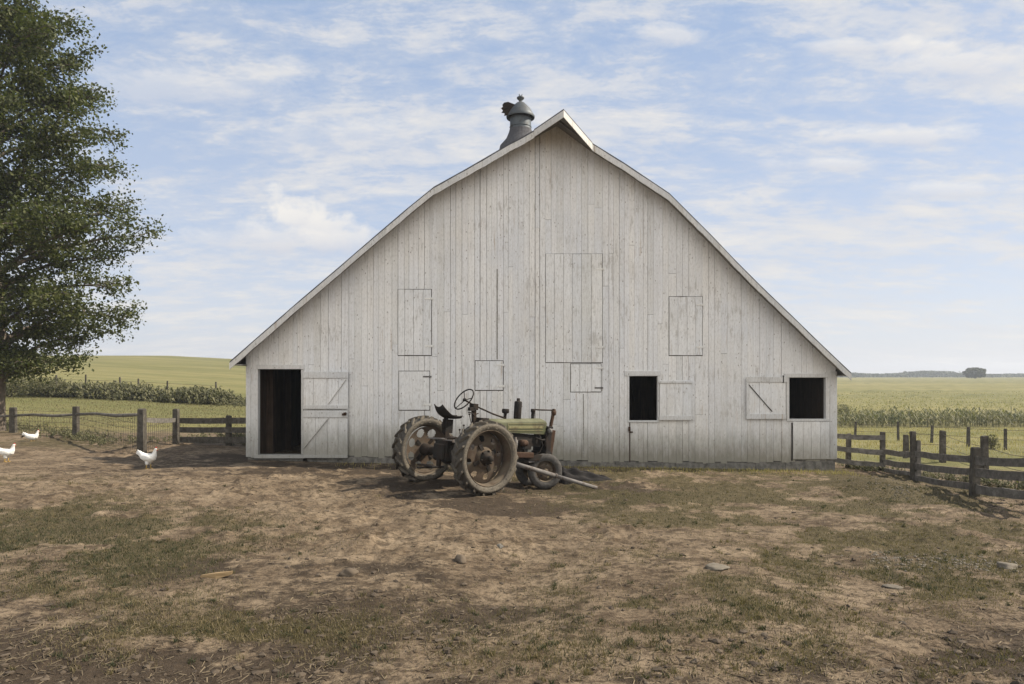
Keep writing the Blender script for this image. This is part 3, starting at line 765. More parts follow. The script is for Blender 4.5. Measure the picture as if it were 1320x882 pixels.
def build_ventilator():
    d = D + .75; s = d / F
    top = P(671, 185, d); cx = top.x; r = 13.6 * s
    rz = roof_z(cx)
    o = empty('ventilator', (cx - BO.x, d - BO.y, rz - BO.z)); o.parent = root_barn
    Z = lambda py: CZ - (py - HY) * s - rz
    mb = MB()
    prof = [(r * 2.5, Z(196) - .5), (r * 1.95, Z(189)), (r * 1.38, Z(180)), (r * 1.13, Z(172)), (r * 1.04, Z(167.5)), (r, Z(166)), (r, Z(152)), (r * 1.0, Z(150.5)), (r * 1.33, Z(152.5)), (r * 1.36, Z(150.5)), (r * 1.2, Z(147)), (r * .95, Z(141)), (r * .62, Z(136)), (r * .38, Z(133)), (r * .16, Z(132)), (r * .15, Z(130)), (r * .34, Z(127.5)), (r * .36, Z(126)), (r * .16, Z(124)), (.001, Z(123.5))]
    mb.lathe(prof[:5], n=36); 
    mb.build('flared_base', M['shingle'], o)
    mb = MB(); mb.lathe(prof[4:8], n=36)
    for zz in (Z(164.5), Z(153.5)): mb.lathe([(r + .004, zz - .012), (r + .014, zz), (r + .004, zz + .012)], n=36)
    mb.build('drum', M['galv'], o)
    mb = MB(); mb.lathe(prof[8:15], n=36); mb.lathe([(r * 1.33, Z(152.5)), (r * .9, Z(151.5))], n=36); mb.build('cap', M['galv'], o)
    mb = MB(); mb.lathe(prof[13:], n=20); mb.path([(-.01, 0, Z(126)), (-.035, 0, Z(121.5))], .012, 8); mb.path([(.015, 0, Z(126)), (.04, 0, Z(121.8))], .012, 8); mb.build('finial', M['galv'], o)
    # scalloped wind vane, a real sheet a centimetre thick held by a rod
    q = lambda px, py: Vector(((px - 671) * s, -.16, Z(py)))
    pts = [(664, 138), (659, 136), (655, 134.5), (650, 135.5), (647.5, 138.5), (648.5, 140.5), (646, 143), (648.5, 145.5), (646.5, 148.5), (650.5, 149), (650, 152.5), (654, 151.5), (657, 153), (661, 152), (665, 150), (666, 143)]
    mb = MB(); mb.prism([q(*p) for p in pts], (0, .014, 0)); mb.path([q(650, 143.5) + Vector((0, .007, 0)), q(672, 141) + Vector((0, .02, 0))], .014, 8); mb.build('wind_vane', M['iron'], o)
build_ventilator()

# ------------------------------------------------------------------ tractor
HEAD = R(40)
def build_tractor():
    ga = G(622, 639)
    fw = Vector((math.cos(HEAD), math.sin(HEAD), 0)); lf = Vector((-math.sin(HEAD), math.cos(HEAD), 0))
    org = Vector((ga.x, ga.y, 0)) + lf * 1.0
    zr = (h1(ga.x, ga.y) + h1(*(Vector((ga.x, ga.y, 0)) + lf * 2.0).xy)) / 2 - .02
    fr = org + fw * 2.22
    zf = h1(fr.x, fr.y) - .015
    pitch = math.atan2(zr - zf, 2.22)
    T = empty('tractor', (org.x, org.y, zr), (0, pitch, HEAD))
    tag(T, 'old rusty green row crop tractor with muddy tyres parked before the white barn', 'tractor')
    def tyre(mb, Rt, rr, w, lugs, lh):
        prof = [(rr, -.36 * w), (rr + .02 * Rt, -.43 * w), (rr + (Rt - rr) * .4, -.52 * w), (rr + (Rt - rr) * .68, -.5 * w), (Rt - lh * 1.35, -.43 * w), (Rt - lh * 1.05, -.2 * w), (Rt - lh * .95, 0)]
        prof = prof + [(a, -b) for a, b in prof[-2::-1]]
        mb.lathe(prof, axis='Y', n=64)
        for k in range(lugs):
            for sd in (-1, 1):
                a0 = 2 * math.pi * (k + (.5 if sd > 0 else 0)) / lugs
                q = []
                for t, yy, rad in ((0, .505, Rt - lh * 1.55), (.14, .465, Rt - lh * .5), (.55, .22, Rt - lh * .2), (1, .01, Rt - lh * .12)):
                    a = a0 + t * .26
                    q.append((a, sd * yy * w, rad))
                for (p, p2) in zip(q[:-1], q[1:]):
                    V0 = []
                    for (a, yy, rad) in (p, p2):
                        for da in (-.05, .05):
                            for dr in (-lh * 1.1, lh * .12):
                                rq = rad + dr; V0.append(Vector((rq * math.cos(a + da * .6 * (.675 / Rt)), yy, rq * math.sin(a + da * .6 * (.675 / Rt)))))
                    # order: p(-,in),p(-,out),p(+,in),p(+,out),p2...
                    mb.add(V0, [(0, 2, 3, 1), (4, 5, 7, 6), (0, 1, 5, 4), (2, 6, 7, 3), (1, 3, 7, 5), (0, 4, 6, 2)])
    def disc(mb, r0, r1, y0, y1, nh, hr, hrad, na=120, nr=22):
        idx = {}; V = []
        def vid(i, k):
            k %= na
            if (i, k) not in idx:
                r = r0 + (r1 - r0) * i / nr; a = 2 * math.pi * k / na; t = i / nr
                yy = y0 + (y1 - y0) * t - .03 * math.sin(math.pi * t)
                idx[(i, k)] = len(V); V.append((r * math.cos(a), yy, r * math.sin(a)))
            return idx[(i, k)]
        Fc = []
        for i in range(nr):
            for k in range(na):
                r = r0 + (r1 - r0) * (i + .5) / nr; a = 2 * math.pi * (k + .5) / na
                hit = False
                for h in range(nh):
                    ah = 2 * math.pi * h / nh + .2
                    if math.hypot(r * math.cos(a) - hr * math.cos(ah), r * math.sin(a) - hr * math.sin(ah)) < hrad: hit = True
                if not hit: Fc.append((vid(i, k), vid(i, k + 1), vid(i + 1, k + 1), vid(i + 1, k)))
        mb.add(V, Fc, True)
    for sd, nm in ((-1, 'near'), (1, 'far')):
        w = empty('rear_wheel', (0, sd * 1.0, .675)); w.parent = T
        if sd > 0: w.rotation_euler = (0, 0, math.pi)     # outer face away
        w.rotation_euler.rotate_axis('Y', .7 * (sd + 1))
        # local: outer face looks to -Y
        mb = MB(); tyre(mb, .675, .495, .31, 18, .055); mb.build('tyre', M['tyre'], w)
        mb = MB()
        mb.lathe([(.495, -.135), (.512, -.125), (.512, -.11), (.488, -.10), (.468, -.07), (.455, .0), (.468, .07), (.49, .11), (.51, .12), (.50, .128)], axis='Y', n=64)
        disc(mb, .12, .458, .035, .09, 8, .345, .056 if sd < 0 else .085)
        mb.lathe([(.2, .025), (.18, .0), (.13, -.03), (.10, -.035)], axis='Y', n=32)
        mb.build('rim', M['rim'], w)
        mb = MB()
        mb.lathe([(0, -.19), (.05, -.19), (.055, -.18), (.055, -.10), (.095, -.09), (.105, -.05), (.13, -.04), (.14, .0), (.12, .05), (.1, .25), (0, .25)], axis='Y', n=28)
        for k in range(6):
            a = k * math.pi / 3 + .3; mb.lathe([(0, -.075), (.02, -.075), (.02, -.03), (0, -.03)], (math.cos(a) * .125, 0, math.sin(a) * .125), 'Y', 6)
        for k in range(4):
            a = k * math.pi / 2 + .5; mb.beam((math.cos(a) * .10, .0, math.sin(a) * .10), (math.cos(a) * .26, .03, math.sin(a) * .26), .07, .05, (0, 1, 0))
        mb.build('hub', M['grease'], w)
    for sd in (-1, 1):
        w = empty('front_wheel', (2.22, sd * .2, .365), (0, 0, R(-24))); w.parent = T
        if sd > 0: w.rotation_euler = (0, 0, math.pi + R(-24))
        mb = MB()
        prof = [(.215, -.05), (.23, -.066), (.28, -.078), (.325, -.07), (.355, -.05), (.368, -.02), (.362, -.012), (.362, -.006), (.372, 0)]
        mb.lathe(prof + [(a, -b) for a, b in prof[-2::-1]], axis='Y', n=48); mb.build('tyre', M['worn_tyre'], w)
        mb = MB(); mb.lathe([(.218, -.062), (.228, -.055), (.205, -.045), (.195, .0), (.205, .045), (.228, .06)], axis='Y', n=40); disc(mb, .05, .197, -.02, .02, 5, .13, .022, 60, 10)
        mb.lathe([(0, -.085), (.04, -.085), (.055, -.06), (.06, -.02)], axis='Y', n=20); mb.build('rim', M['rim'], w)
    # castings
    mb = MB()
    mb.box((.02, 0, .73), (.62, .40, .40)); mb.box((.42, 0, .74), (.4, .34, .34)); mb.box((-.28, 0, .70), (.12, .34, .3))
    mb.lathe([(.0, -.24), (.22, -.22), (.25, -.1), (.25, .1), (.22, .22), (0, .24)], (.0, 0, .70), 'Y', 32)
    mb.build('transmission_case', M['grease'], T, .02)
    mb = MB(); mb.lathe([(.0, -.93), (.07, -.93), (.075, -.7), (.095, -.55), (.13, -.35), (.19, -.22), (.19, .22), (.13, .35), (.095, .55), (.075, .7), (.07, .93), (0, .93)], (0, 0, .675), 'Y', 24); mb.build('axle_housing', M['grease'], T)
    # brake drums on both sides
    for sd in (-1, 1):
        mb = MB(); mb.lathe([(0, 0), (.15, 0), (.17, sd * .02), (.17, sd * .12), (.12, sd * .16), (0, sd * .17)], (.22, sd * .25, .74), 'Y', 28); mb.build('brake_drum', M['iron'], T)
    mb = MB()
    for sd in (-1, 1): mb.box((1.35, sd * .19, .64), (1.9, .05, .13))
    mb.box((.8, 0, .57), (.9, .3, .06)); mb.build('frame_rail', M['grease'], T, .008)
    mb = MB()
    mb.box((1.2, 0, .86), (1.1, .32, .5)); mb.box((1.86, 0, .98), (.5, .3, .24)); mb.box((1.55, 0, .9), (.55, .36, .2)); mb.box((.95, 0, .98), (.5, .26, .1))
    for k in range(6): mb.box((.78 + k * .17, -.17, .84), (.03, .05, .28))
    mb.lathe([(0, -.06), (.13, -.05), (.14, 0), (0, 0)], (.75, -.19, .78), 'Y', 24)
    mb.build('engine_block', M['black'], T, .008)
    mb = MB(); mb.box((1.45, -.24, .69), (.72, .1, .11)); mb.box((1.2, -.245, .77), (.12, .08, .1)); mb.build('manifold', M['rust'], T, .012)
    mb = MB(); mb.lathe([(0, -.1), (.055, -.1), (.065, -.07), (.065, .05), (.05, .08), (0, .085)], (1.56, -.24, .93), 'X', 20); mb.lathe([(.0, -.04), (.05, -.04), (.05, .03), (.0, .03)], (1.52, -.27, .93), 'Y', 16); mb.build('carburettor', M['rust'], T)
    mb = MB(); mb.lathe([(0, -.1), (.05, -.1), (.05, .08), (.02, .1), (.02, .14), (0, .14)], (1.33, -.24, .90), 'Z', 18); mb.build('oil_filter', M['pale_metal'], T)
    # hood
    def hood_prof(s, wf=1., hf=0.):
        pts = []
        hw, zb, zs, zc = .205 * wf, 1.12, 1.31 + hf, 1.385 + hf
        pts += [(-hw, zb), (-hw, zs)]
        for k in range(1, 8):
            a = math.pi * (1 - k / 8); pts.append((hw * math.cos(a), zs + (zc - zs) * math.sin(a)))
        pts += [(hw, zs), (hw, zb)]
        return [Vector((s, y, z)) for y, z in pts]
    mb = MB(); st = [hood_prof(.72, .9, -.03), hood_prof(.78, .98, -.02), hood_prof(1.2, 1, .005), hood_prof(1.7, 1, .035), hood_prof(2.12, 1, .06), hood_prof(2.19, .93, .04)]
    n = len(st[0]); V = [p for s_ in st for p in s_]
    Fc = [(i * n + k, i * n + k + 1, (i + 1) * n + k + 1, (i + 1) * n + k) for i in range(len(st) - 1) for k in range(n - 1)]
    mb.add(V, Fc, True); mb.f += [list(range(n)), [(len(st) - 1) * n + k for k in range(n)]]; mb.sm += [False, False]; mb.mi += [0, 0]
    hood = mb.build('hood', M['green'], T)
    mb = MB()
    for sd in (-1, 1):
        ry = Matrix.Rotation(-.045, 3, 'Y'); mb.box((1.62, sd * .211, 1.25), (.92, .008, .055), ry); mb.box((1.62, sd * .209, 1.315), (.94, .006, .014), ry); mb.box((1.62, sd * .209, 1.18), (.94, .006, .012), ry); mb.box((1.145, sd * .209, 1.235), (.014, .006, .14))
    mb.build('side_stripe', M['stripe'], hood)
    mb = MB(); mb.lathe([(.03, 0), (.03, .1), (.035, .11), (.07, .125), (.075, .16), (.07, .2), (.05, .205), (0, .206)], (1.22, 0, 1.385), 'Z', 20); mb.build('fuel_cap', M['black'], hood)
    mb = MB(); mb.lathe([(.05, 0), (.05, .04), (.075, .05), (.078, .07), (.078, .38), (.07, .40), (.04, .405), (.035, .41), (.035, .46), (.025, .465), (.02, .3)], (1.54, 0, 1.36), 'Z', 24); mb.lathe([(.12, 0), (.12, .02), (.05, .03)], (1.54, 0, 1.375), 'Z', 20); mb.build('exhaust_stack', M['black'], T)
    # front frame: intake stub, guard bar, rusty steering column, radiator
    mb = MB(); mb.lathe([(.045, 0), (.045, .06), (.035, .07), (.037, .2), (.05, .22), (.05, .27), (.03, .28), (0, .28)], (1.96, 0, 1.355), 'Z', 18); mb.build('air_intake', M['black'], T)
    mb = MB(); mb.path([(1.96, 0, 1.62), (2.2, 0, 1.625), (2.56, 0, 1.64)], .016, 10); mb.lathe([(0, -.03), (.03, -.03), (.03, .03), (0, .03)], (2.55, 0, 1.64), 'X', 12); mb.build('guard_bar', M['iron'], T)
    mb = MB(); mb.beam((2.40, 0, .60), (2.47, 0, 1.22), .26, .11, (1, 0, 0)); mb.beam((2.47, 0, 1.2), (2.555, 0, 1.66), .06, .06, (1, 0, 0)); mb.lathe([(0, -.05), (.05, -.05), (.055, 0), (.05, .05), (0, .05)], (2.55, 0, 1.58), 'Z', 14); mb.box((2.46, 0, 1.0), (.15, .20, .06)); mb.build('steering_column', M['rust'], T, .008)
    mb = MB(); mb.box((2.27, 0, 1.0), (.13, .42, .5)); mb.box((2.27, 0, 1.27), (.16, .45, .05)); mb.box((2.27, 0, .74), (.17, .45, .05))
    for k in range(9): mb.box((2.342, -.18 + k * .045, 1.0), (.012, .012, .46))
    mb.build('radiator', M['black'], T, .006)
    mb = MB()
    mb.path([(2.16, -.14, 1.22), (2.2, -.2, 1.15), (2.18, -.2, .95), (2.2, -.17, .82)], .028, 10); mb.path([(1.9, -.18, 1.05), (2.05, -.22, 1.0), (2.18, -.19, 1.02)], .02, 8); mb.path([(2.0, -.2, 1.1), (2.08, -.23, .9), (2.02, -.22, .75), (1.8, -.2, .68)], .012, 8)
    mb.build('hose', M['black'], T)
    mb = MB(); mb.lathe([(0, -.02), (.05, -.015), (.055, .02), (.05, .05), (0, .06)], (2.22, -.25, 1.2), 'X', 18); mb.build('headlamp', M['pale_metal'], T)
    mb = MB()
    mb.hexa([Vector(p) for p in ((2.16, -.06, .36), (2.28, -.06, .36), (2.28, .06, .36), (2.16, .06, .36))], [Vector(p) for p in ((2.02, -.2, .66), (2.44, -.2, .66), (2.44, .2, .66), (2.02, .2, .66))])
    mb.path([(2.22, -.17, .365), (2.22, .17, .365)], .03, 12); mb.beam((1.75, -.12, .56), (2.2, -.1, .62), .16, .07)
    mb.build('front_pedestal', M['pale_metal'], T, .01)
    # driver's station
    mb = MB()
    c = Vector((.17, .0, 1.71)); nrm = Vector((-.84, 0, .54)).normalized(); a1 = Vector((0, 1, 0)); a2 = nrm.cross(a1)
    pts = [c + (a1 * math.cos(t) + a2 * math.sin(t)) * .235 for t in np.linspace(0, 2 * math.pi, 49)]
    mb.path(pts, .013, 8, False)
    for k in range(3):
        t = k * 2.094 + 1.2; mb.path([c - nrm * .03, c + (a1 * math.cos(t) + a2 * math.sin(t)) * .232], .008, 6)
    mb.lathe([(0, -.03), (.035, -.03), (.035, .02), (.02, .03), (0, .03)], c - nrm * .02, 'Z', 14)
    mb.build('steering_wheel', M['black'], T)
    mb = MB(); mb.path([c - nrm * .03, Vector((.45, 0, 1.60)), Vector((.9, 0, 1.47)), Vector((1.22, .0, 1.40))], .017, 8); mb.build('steering_shaft', M['iron'], T)
    mb = MB(); mb.beam((.52, 0, .9), (.46, 0, 1.25), .12, .12); mb.beam((.46, 0, 1.22), (.41, 0, 1.64), .07, .08); mb.box((.42, 0, 1.58), (.12, .14, .12)); mb.box((.6, 0, 1.25), (.2, .3, .26)); mb.box((.34, -.03, 1.53), (.12, .08, .07))
    mb.path([(.42, -.05, 1.4), (.3, -.1, 1.46), (.22, -.1, 1.47)], .014, 8); mb.path([(.46, .08, 1.3), (.56, .1, 1.44), (.62, .1, 1.46)], .012, 8)
    mb.build('dash_support', M['iron'], T, .008)
    for pts in ([(.3, -.14, .95), (.27, -.16, 1.25), (.2, -.17, 1.42)], [(.36, .14, .95), (.33, .16, 1.2)], [(.05, -.16, .93), (.0, -.17, 1.12)]):
        mb = MB(); mb.path(pts, .009, 6); e = pts[-1]; mb.lathe([(0, -.01), (.02, .0), (.02, .02), (0, .03)], e, 'Z', 10); mb.build('lever', M['iron'], T)
    # pan seat: dished, high at the back with a nose in front
    mb = MB(); nu, nv = 13, 11; V = []
    for i in range(nu):
        u = i / (nu - 1); s = -.40 + .50 * u
        hw = .235 * math.sin(math.pi * min(1, (.12 + u * .62))) ** .6 * (1 - .55 * max(0, u - .6) / .4)
        for j in range(nv):
            v = -1 + 2 * j / (nv - 1)
            z = 1.36 + .17 * max(0, 1 - u * 2.4) ** 1.5 + .05 * v * v - .02 * math.sin(math.pi * u) - .01 * u
            V.append(Vector((s, hw * v, z)))
    Fc = [(i * nv + j, i * nv + j + 1, (i + 1) * nv + j + 1, (i + 1) * nv + j) for i in range(nu - 1) for j in range(nv - 1)]
    mb.add(V, Fc, True); so = mb.build('seat', M['black'], T)
    mod = so.modifiers.new('thickness', 'SOLIDIFY'); mod.thickness = .016
    mb = MB(); mb.path([(-.2, 0, 1.34), (-.26, 0, 1.2), (-.22, 0, 1.08), (-.1, 0, .96), (.1, 0, .93)], .022, 8, True, (2.2, .8)); mb.box((-.16, 0, 1.18), (.2, .06, .26)); mb.box((-.22, -.08, 1.12), (.08, .02, .34)); mb.build('seat_spring', M['black'], T)
    mb = MB(); mb.box((-.1, -.28, .93), (.46, .3, .02)); mb.box((-.1, -.435, .925), (.48, .012, .05)); mb.box((-.1, .28, .93), (.46, .3, .02)); mb.build('foot_platform', M['pale_metal'], T)
    mb = MB(); mb.beam((-.2, 0, .42), (-.75, 0, .40), .08, .03); mb.box((-.55, 0, .44), (.12, .5, .03)); mb.beam((-.3, 0, .6), (-.3, 0, .4), .1, .05); mb.build('drawbar', M['iron'], T, .004)
    # mud packed round the axle castings
    mb = MB(); mb.path([(-.3, -.2, .95), (-.1, -.34, .98), (.2, -.34, .97)], .02, 8); mb.path([(.0, -.5, .70), (.05, -.5, .82)], .03, 8); mb.build('brake_rod', M['iron'], T)
    return T
TR = build_tractor()

# pipe resting from the tractor frame down onto the soil, and the dark heap beyond it
def build_yard_things():
    e = G(769, 632); e.z += .035
    a = P(654, 595, 12.75)
    mb = MB(e); t = (a - e)
    mb.path([a, a - t * .52], .042, 14); mb.path([a - t * .515, a - t * .53], .052, 14); mb.path([a - t * .525, e], [.037, .037], 14)
    o = mb.build('pipe', M['pale_metal']); o.location = e
    tag(o, 'long grey metal pole slanting from the tractor down to the bare soil', 'pipe')
    c = G(742, 621); mb = MB(c); nu, nv = 60, 22; V = []
    for i in range(nu):
        u = i / (nu - 1)
        for j in range(nv):
            v = j / (nv - 1) * 2 - 1
            wd = (.34 * (1 - u) ** .5 * min(1, u * 6 + .25) + .012)
            x = c.x - .42 + 1.22 * u; y = c.y + .08 + v * wd - .18 * u * u
            e = max(0, 1 - v * v) ** .6 * min(1, u * 8) * (1 - u) ** .7
            z = h1(x, y) - .01 + .30 * e + .07 * e * math.sin(v * 9 + u * 7) + .03 * e * math.sin(u * 23 + v * 4) + .02 * e * math.sin(v * 21 - u * 11)
            V.append(Vector((x, y, z)))
    mb.add(V, [(i * nv + j, i * nv + j + 1, (i + 1) * nv + j + 1, (i + 1) * nv + j) for i in range(nu - 1) for j in range(nv - 1)], True)
    o = mb.build('tarp', M['tarp']); o.location = c
    tag(o, 'low crumpled dark tarp tapering off over the soil in front of the tractor', 'tarp')
    # piece of split wood
    c = G(280, 746); mb = MB(c)
    ax = Vector((.97, .2, .10))
    mb.hexa([c + Vector(p) for p in ((-.17, -.03, .0), (.0, -.045, -.005), (.0, .035, .0), (-.16, .03, .0))], [c + Vector(p) for p in ((-.16, -.02, .03), (.0, -.03, .05), (.0, .025, .05), (-.15, .02, .028))])
    mb.hexa([c + Vector(p) for p in ((.0, -.045, -.005), (.155, -.025, .035), (.15, .02, .04), (.0, .035, .0))], [c + Vector(p) for p in ((.0, -.03, .05), (.16, -.015, .066), (.155, .015, .066), (.0, .025, .05))])
    o = mb.build('wood_chunk', M['fresh_wood']); o.location = c; tag(o, 'pale split piece of wood lying in the left yard', 'wood')
    def stone(px, py, sx, sy, sz, label, seed, mat='tan_stone'):
        c = G(px, py); bm = bmesh.new(); bmesh.ops.create_icosphere(bm, subdivisions=3, radius=1)
        r2 = random.Random(seed); ph = [r2.uniform(0, 6) for _ in range(6)]
        for v in bm.verts:
            q = v.co; k = 1 + .16 * math.sin(q.x * 3 + ph[0]) * math.sin(q.y * 4 + ph[1]) + .12 * math.sin(q.z * 5 + ph[2] + q.x * 3) + .05 * math.sin(q.x * 11 + ph[3]) * math.sin(q.y * 12 + ph[4])
            v.co = Vector((q.x * sx * k, q.y * sy * k, q.z * sz * k))
        me = bpy.data.meshes.new('stone'); bm.to_mesh(me); bm.free()
        for p in me.polygons: p.use_smooth = True
        o = link('stone', me, M[mat]); o.location = (c.x, c.y, c.z + sz * .25); o.rotation_euler = (0, 0, seed)
        tag(o, label, 'stone', 'stones lying in the yard')
    stone(1298, 733, .13, .09, .045, 'pale whitish stone at the right edge of the yard', 1)
    stone(1152, 753, .10, .07, .02, 'flat tan stone lying alone in the right yard', 2)
    stone(924, 738, .12, .10, .03, 'flat buff stone in the middle of the yard right of the tractor', 3)
    stone(644, 706, .05, .04, .035, 'small round dark stone below the tractor', 4, 'concrete')
    stone(594, 723, .13, .06, .06, 'dark lump of dried earth in the centre of the yard', 5, 'clod')
    stone(450, 743, .10, .08, .05, 'dark lump of earth right of the split wood', 6, 'clod')
    # fallen pole behind the split wood
build_yard_things()

# pale ground scatter on the right (limestone crumbs)
def build_crumbs():
    n = 700; t = rng.random(n)
    px = 1120 + 190 * t + rng.normal(0, 14, n); py = 716 + 16 * t + rng.normal(0, 5, n)
    n2 = 350; t2 = rng.random(n2); px = np.concatenate([px, 1120 + 75 * t2 + rng.normal(0, 9, n2)]); py = np.concatenate([py, 618 + 32 * t2 ** 1.5 + rng.normal(0, 3.5, n2)])
    n = len(px)
    d = F * CZ / (py - HY)
    for _ in range(3):
        x = (px - CX) / F * d; d = F * (CZ - base_h(x, d)) / (py - HY)
    x = (px - CX) / F * d; y = d; s = .006 + .022 * rng.random(n) ** 3
    T = np.array([(1, 0, 0), (-1, 0, 0), (0, 1, 0), (0, -1, 0), (0, 0, .6), (0, 0, -.6)], float); TF = np.array([(0, 2, 4), (2, 1, 4), (1, 3, 4), (3, 0, 4), (2, 0, 5), (1, 2, 5), (3, 1, 5), (0, 3, 5)])
    V = T[None] * rng.uniform(.6, 1.3, (n, 6, 1)) * s[:, None, None] + np.stack([x, y, H(x, y) + s * .2], -1)[:, None, :]
    o = mesh_np('limestone_crumbs', V.reshape(-1, 3), (np.arange(n)[:, None, None] * 6 + TF[None]).reshape(-1, 3), M['tan_stone'])
    tag(o, 'pale limestone crumbs strewn over the right yard', 'gravel', kind='stuff')
build_crumbs()

# ------------------------------------------------------------------ fences
def post_mb(b, h, w, org, lean=(0, 0)):
    mb = MB(org); k = rnd.uniform(.9, 1.1); w = w * k
    x, y, z = b; tp = Vector((x + lean[0], y + lean[1], z + h))
    rot = rnd.uniform(-.25, .25); ca, sa = math.cos(rot) * w / 2, math.sin(rot) * w / 2
    ring = lambda p, f, dz=0: [Vector((p.x + sx * ca * f - sy * sa * f, p.y + sx * sa * f + sy * ca * f, p.z + dz + rnd.uniform(-.008, .008))) for sx, sy in ((-1, -1), (1, -1), (1, 1), (-1, 1))]
    bb = Vector((x, y, z - .25))
    r0, r1, r2, r3 = ring(bb, 1.06), ring(bb.lerp(tp, .5), rnd.uniform(.95, 1.05)), ring(tp, .95), ring(tp, .75, .02)
    V = r0 + r1 + r2 + r3; Fc = []
    for i in range(3):
        for j in range(4): Fc.append((i * 4 + j, i * 4 + (j + 1) % 4, (i + 1) * 4 + (j + 1) % 4, (i + 1) * 4 + j))
    Fc += [(3, 2, 1, 0), (12, 13, 14, 15)]
    mb.add(V, Fc); return mb
def rail_mb(a, b, h, t, org, sag=.02):
    mb = MB(org); a, b = Vector(a), Vector(b); n = 6
    d = (b - a); nrm = Vector((-d.y, d.x, 0)).normalized(); V = []
    for i in range(n + 1):
        u = i / n; c = a.lerp(b, u) + Vector((0, 0, -sag * math.sin(math.pi * u))) + Vector((0, 0, rnd.uniform(-.008, .008)))
        hh = h / 2 * rnd.uniform(.92, 1.06)
        for sx, sz in ((-1, -1), (1, -1), (1, 1), (-1, 1)): V.append(c + nrm * sx * t / 2 + Vector((0, 0, sz * hh)))
    Fc = [(i * 4 + j, i * 4 + (j + 1) % 4, (i + 1) * 4 + (j + 1) % 4, (i + 1) * 4 + j) for i in range(n) for j in range(4)]
    Fc += [(3, 2, 1, 0), tuple(n * 4 + k for k in range(4))]
    mb.add(V, Fc); return mb

def ground_post(px, pyb): return G(px, pyb)
def top_at(p, pyt): return CZ - (pyt - HY) / F * p.y - p.z

# right board fence
def right_fence():
    posts = [(1093, 603.5, 560, .10), (1137.5, 608, 557.5, .10), (1178, 619.5, 557, .11), (1255.5, 641.5, 578, .115), (1368, 672, 596, .12)]
    b = [G(p[0], p[1]) for p in posts]
    r = empty('board_fence', b[2]); tag(r, 'grey weathered three rail board fence running from the barn to the right edge', 'fence')
    for p, q in zip(posts, b): post_mb(q, top_at(q, p[2]), p[3], r.location, (rnd.uniform(-.03, .03), 0)).build('post', M['darkwood'], r)
    start = Vector((XR + .06, D + .25, b[0].z))
    # rails given by photo rows at both ends of each span
    spans = [(start, b[1], (1083, 562.5), (1137, 564), (582, 585), (595.5, 600.5)),
             (b[1], b[2], None, None, None, None), (b[2], b[3], None, None, None, None), (b[3], b[4], None, None, None, None)]
    rows = [((1083, (562, 577, 592.5)), (1140, (563, 582.5, 598.5))),
            ((1139, (571, 588, 603.5)), (1178, (583, 600, 615))),
            ((1180, (583, 604, 621)), (1256, (592, 611, 633.5))),
            ((1257, (592.5, 612, 630)), (1368, (608, 634, 654)))]
    rows = [((1083, (562, 577, 592.5)), (1140, (563.5, 583, 599.5))), ((1136, (582, 595, 606)), (1181, (585.5, 600, 612))),
            ((1176, (584.5, 600.5, 615.5)), (1258, (592, 608, 627))), ((1252, (593.5, 608.5, 630)), (1368, (595, 616, 641)))]
    for k, (ra, rb) in enumerate(rows):
        p0 = start if k == 0 else b[k]; p1 = b[1] if k == 0 else b[k + 1]
        for j in range(3):
            a = Vector((p0.x, p0.y - .075 if k else p0.y, CZ - (ra[1][j] - HY) / F * p0.y)); c = Vector((p1.x, p1.y - .075, CZ - (rb[1][j] - HY) / F * p1.y))
            o_ = (c - a) * .012
            mb = rail_mb(a - o_, c + o_, (.125, .14, .13, .15)[k] * rnd.uniform(.95, 1.05), .028, r.location); mb.build('rail', M['greywood'], r)
    # doubled prop post beside the middle one
    q = G(1184, 620); post_mb(q, top_at(q, 569), .08, r.location).build('post', M['greywood'], r)
    # second fence further back: posts and sagging wires
    ps = [(1168, 590, 561), (1215, 597, 556), (1270, 622, 563), (1345, 650, 575)]
    bb = [G(p[0], p[1]) for p in ps]
    r2 = empty('wire_fence', bb[1]); tag(r2, 'old wire fence on thick dark posts just behind the right board fence', 'fence')
    for p, q in zip(ps, bb): post_mb(q, top_at(q, p[2]), .115, r2.location, (rnd.uniform(-.04, .04), 0)).build('post', M['darkwood'], r2)
    for i in range(len(bb) - 1):
        mb = MB(r2.location)
        for hh in (.78, .5, .25): mb.path([bb[i] + Vector((0, 0, hh)), (bb[i] + bb[i + 1]) / 2 + Vector((0, 0, hh - .04)), bb[i + 1] + Vector((0, 0, hh))], .006, 5)
        mb.build('wire', M['wire'], r2)
    # far thin posts
    ps = [(1102, 566, 544), (1158, 568, 544), (1200.5, 571, 557), (1248, 576, 558), (1296, 580, 556), (1345, 584, 558)]
    bb = [G(p[0], p[1]) for p in ps]
    r3 = empty('wire_fence', bb[1]); tag(r3, 'thin far wire fence on slim posts in front of the corn on the right', 'fence')
    for p, q in zip(ps, bb): post_mb(q, max(.8, top_at(q, p[2])), .09, r3.location, (rnd.uniform(-.05, .05), 0)).build('post', M['darkwood'], r3)
    for i in range(len(bb) - 1):
        mb = MB(r3.location)
        for hh in (.75, .4): mb.path([bb[i] + Vector((0, 0, hh)), bb[i + 1] + Vector((0, 0, hh))], .008, 5)
        mb.build('wire', M['wire'], r3)
right_fence()

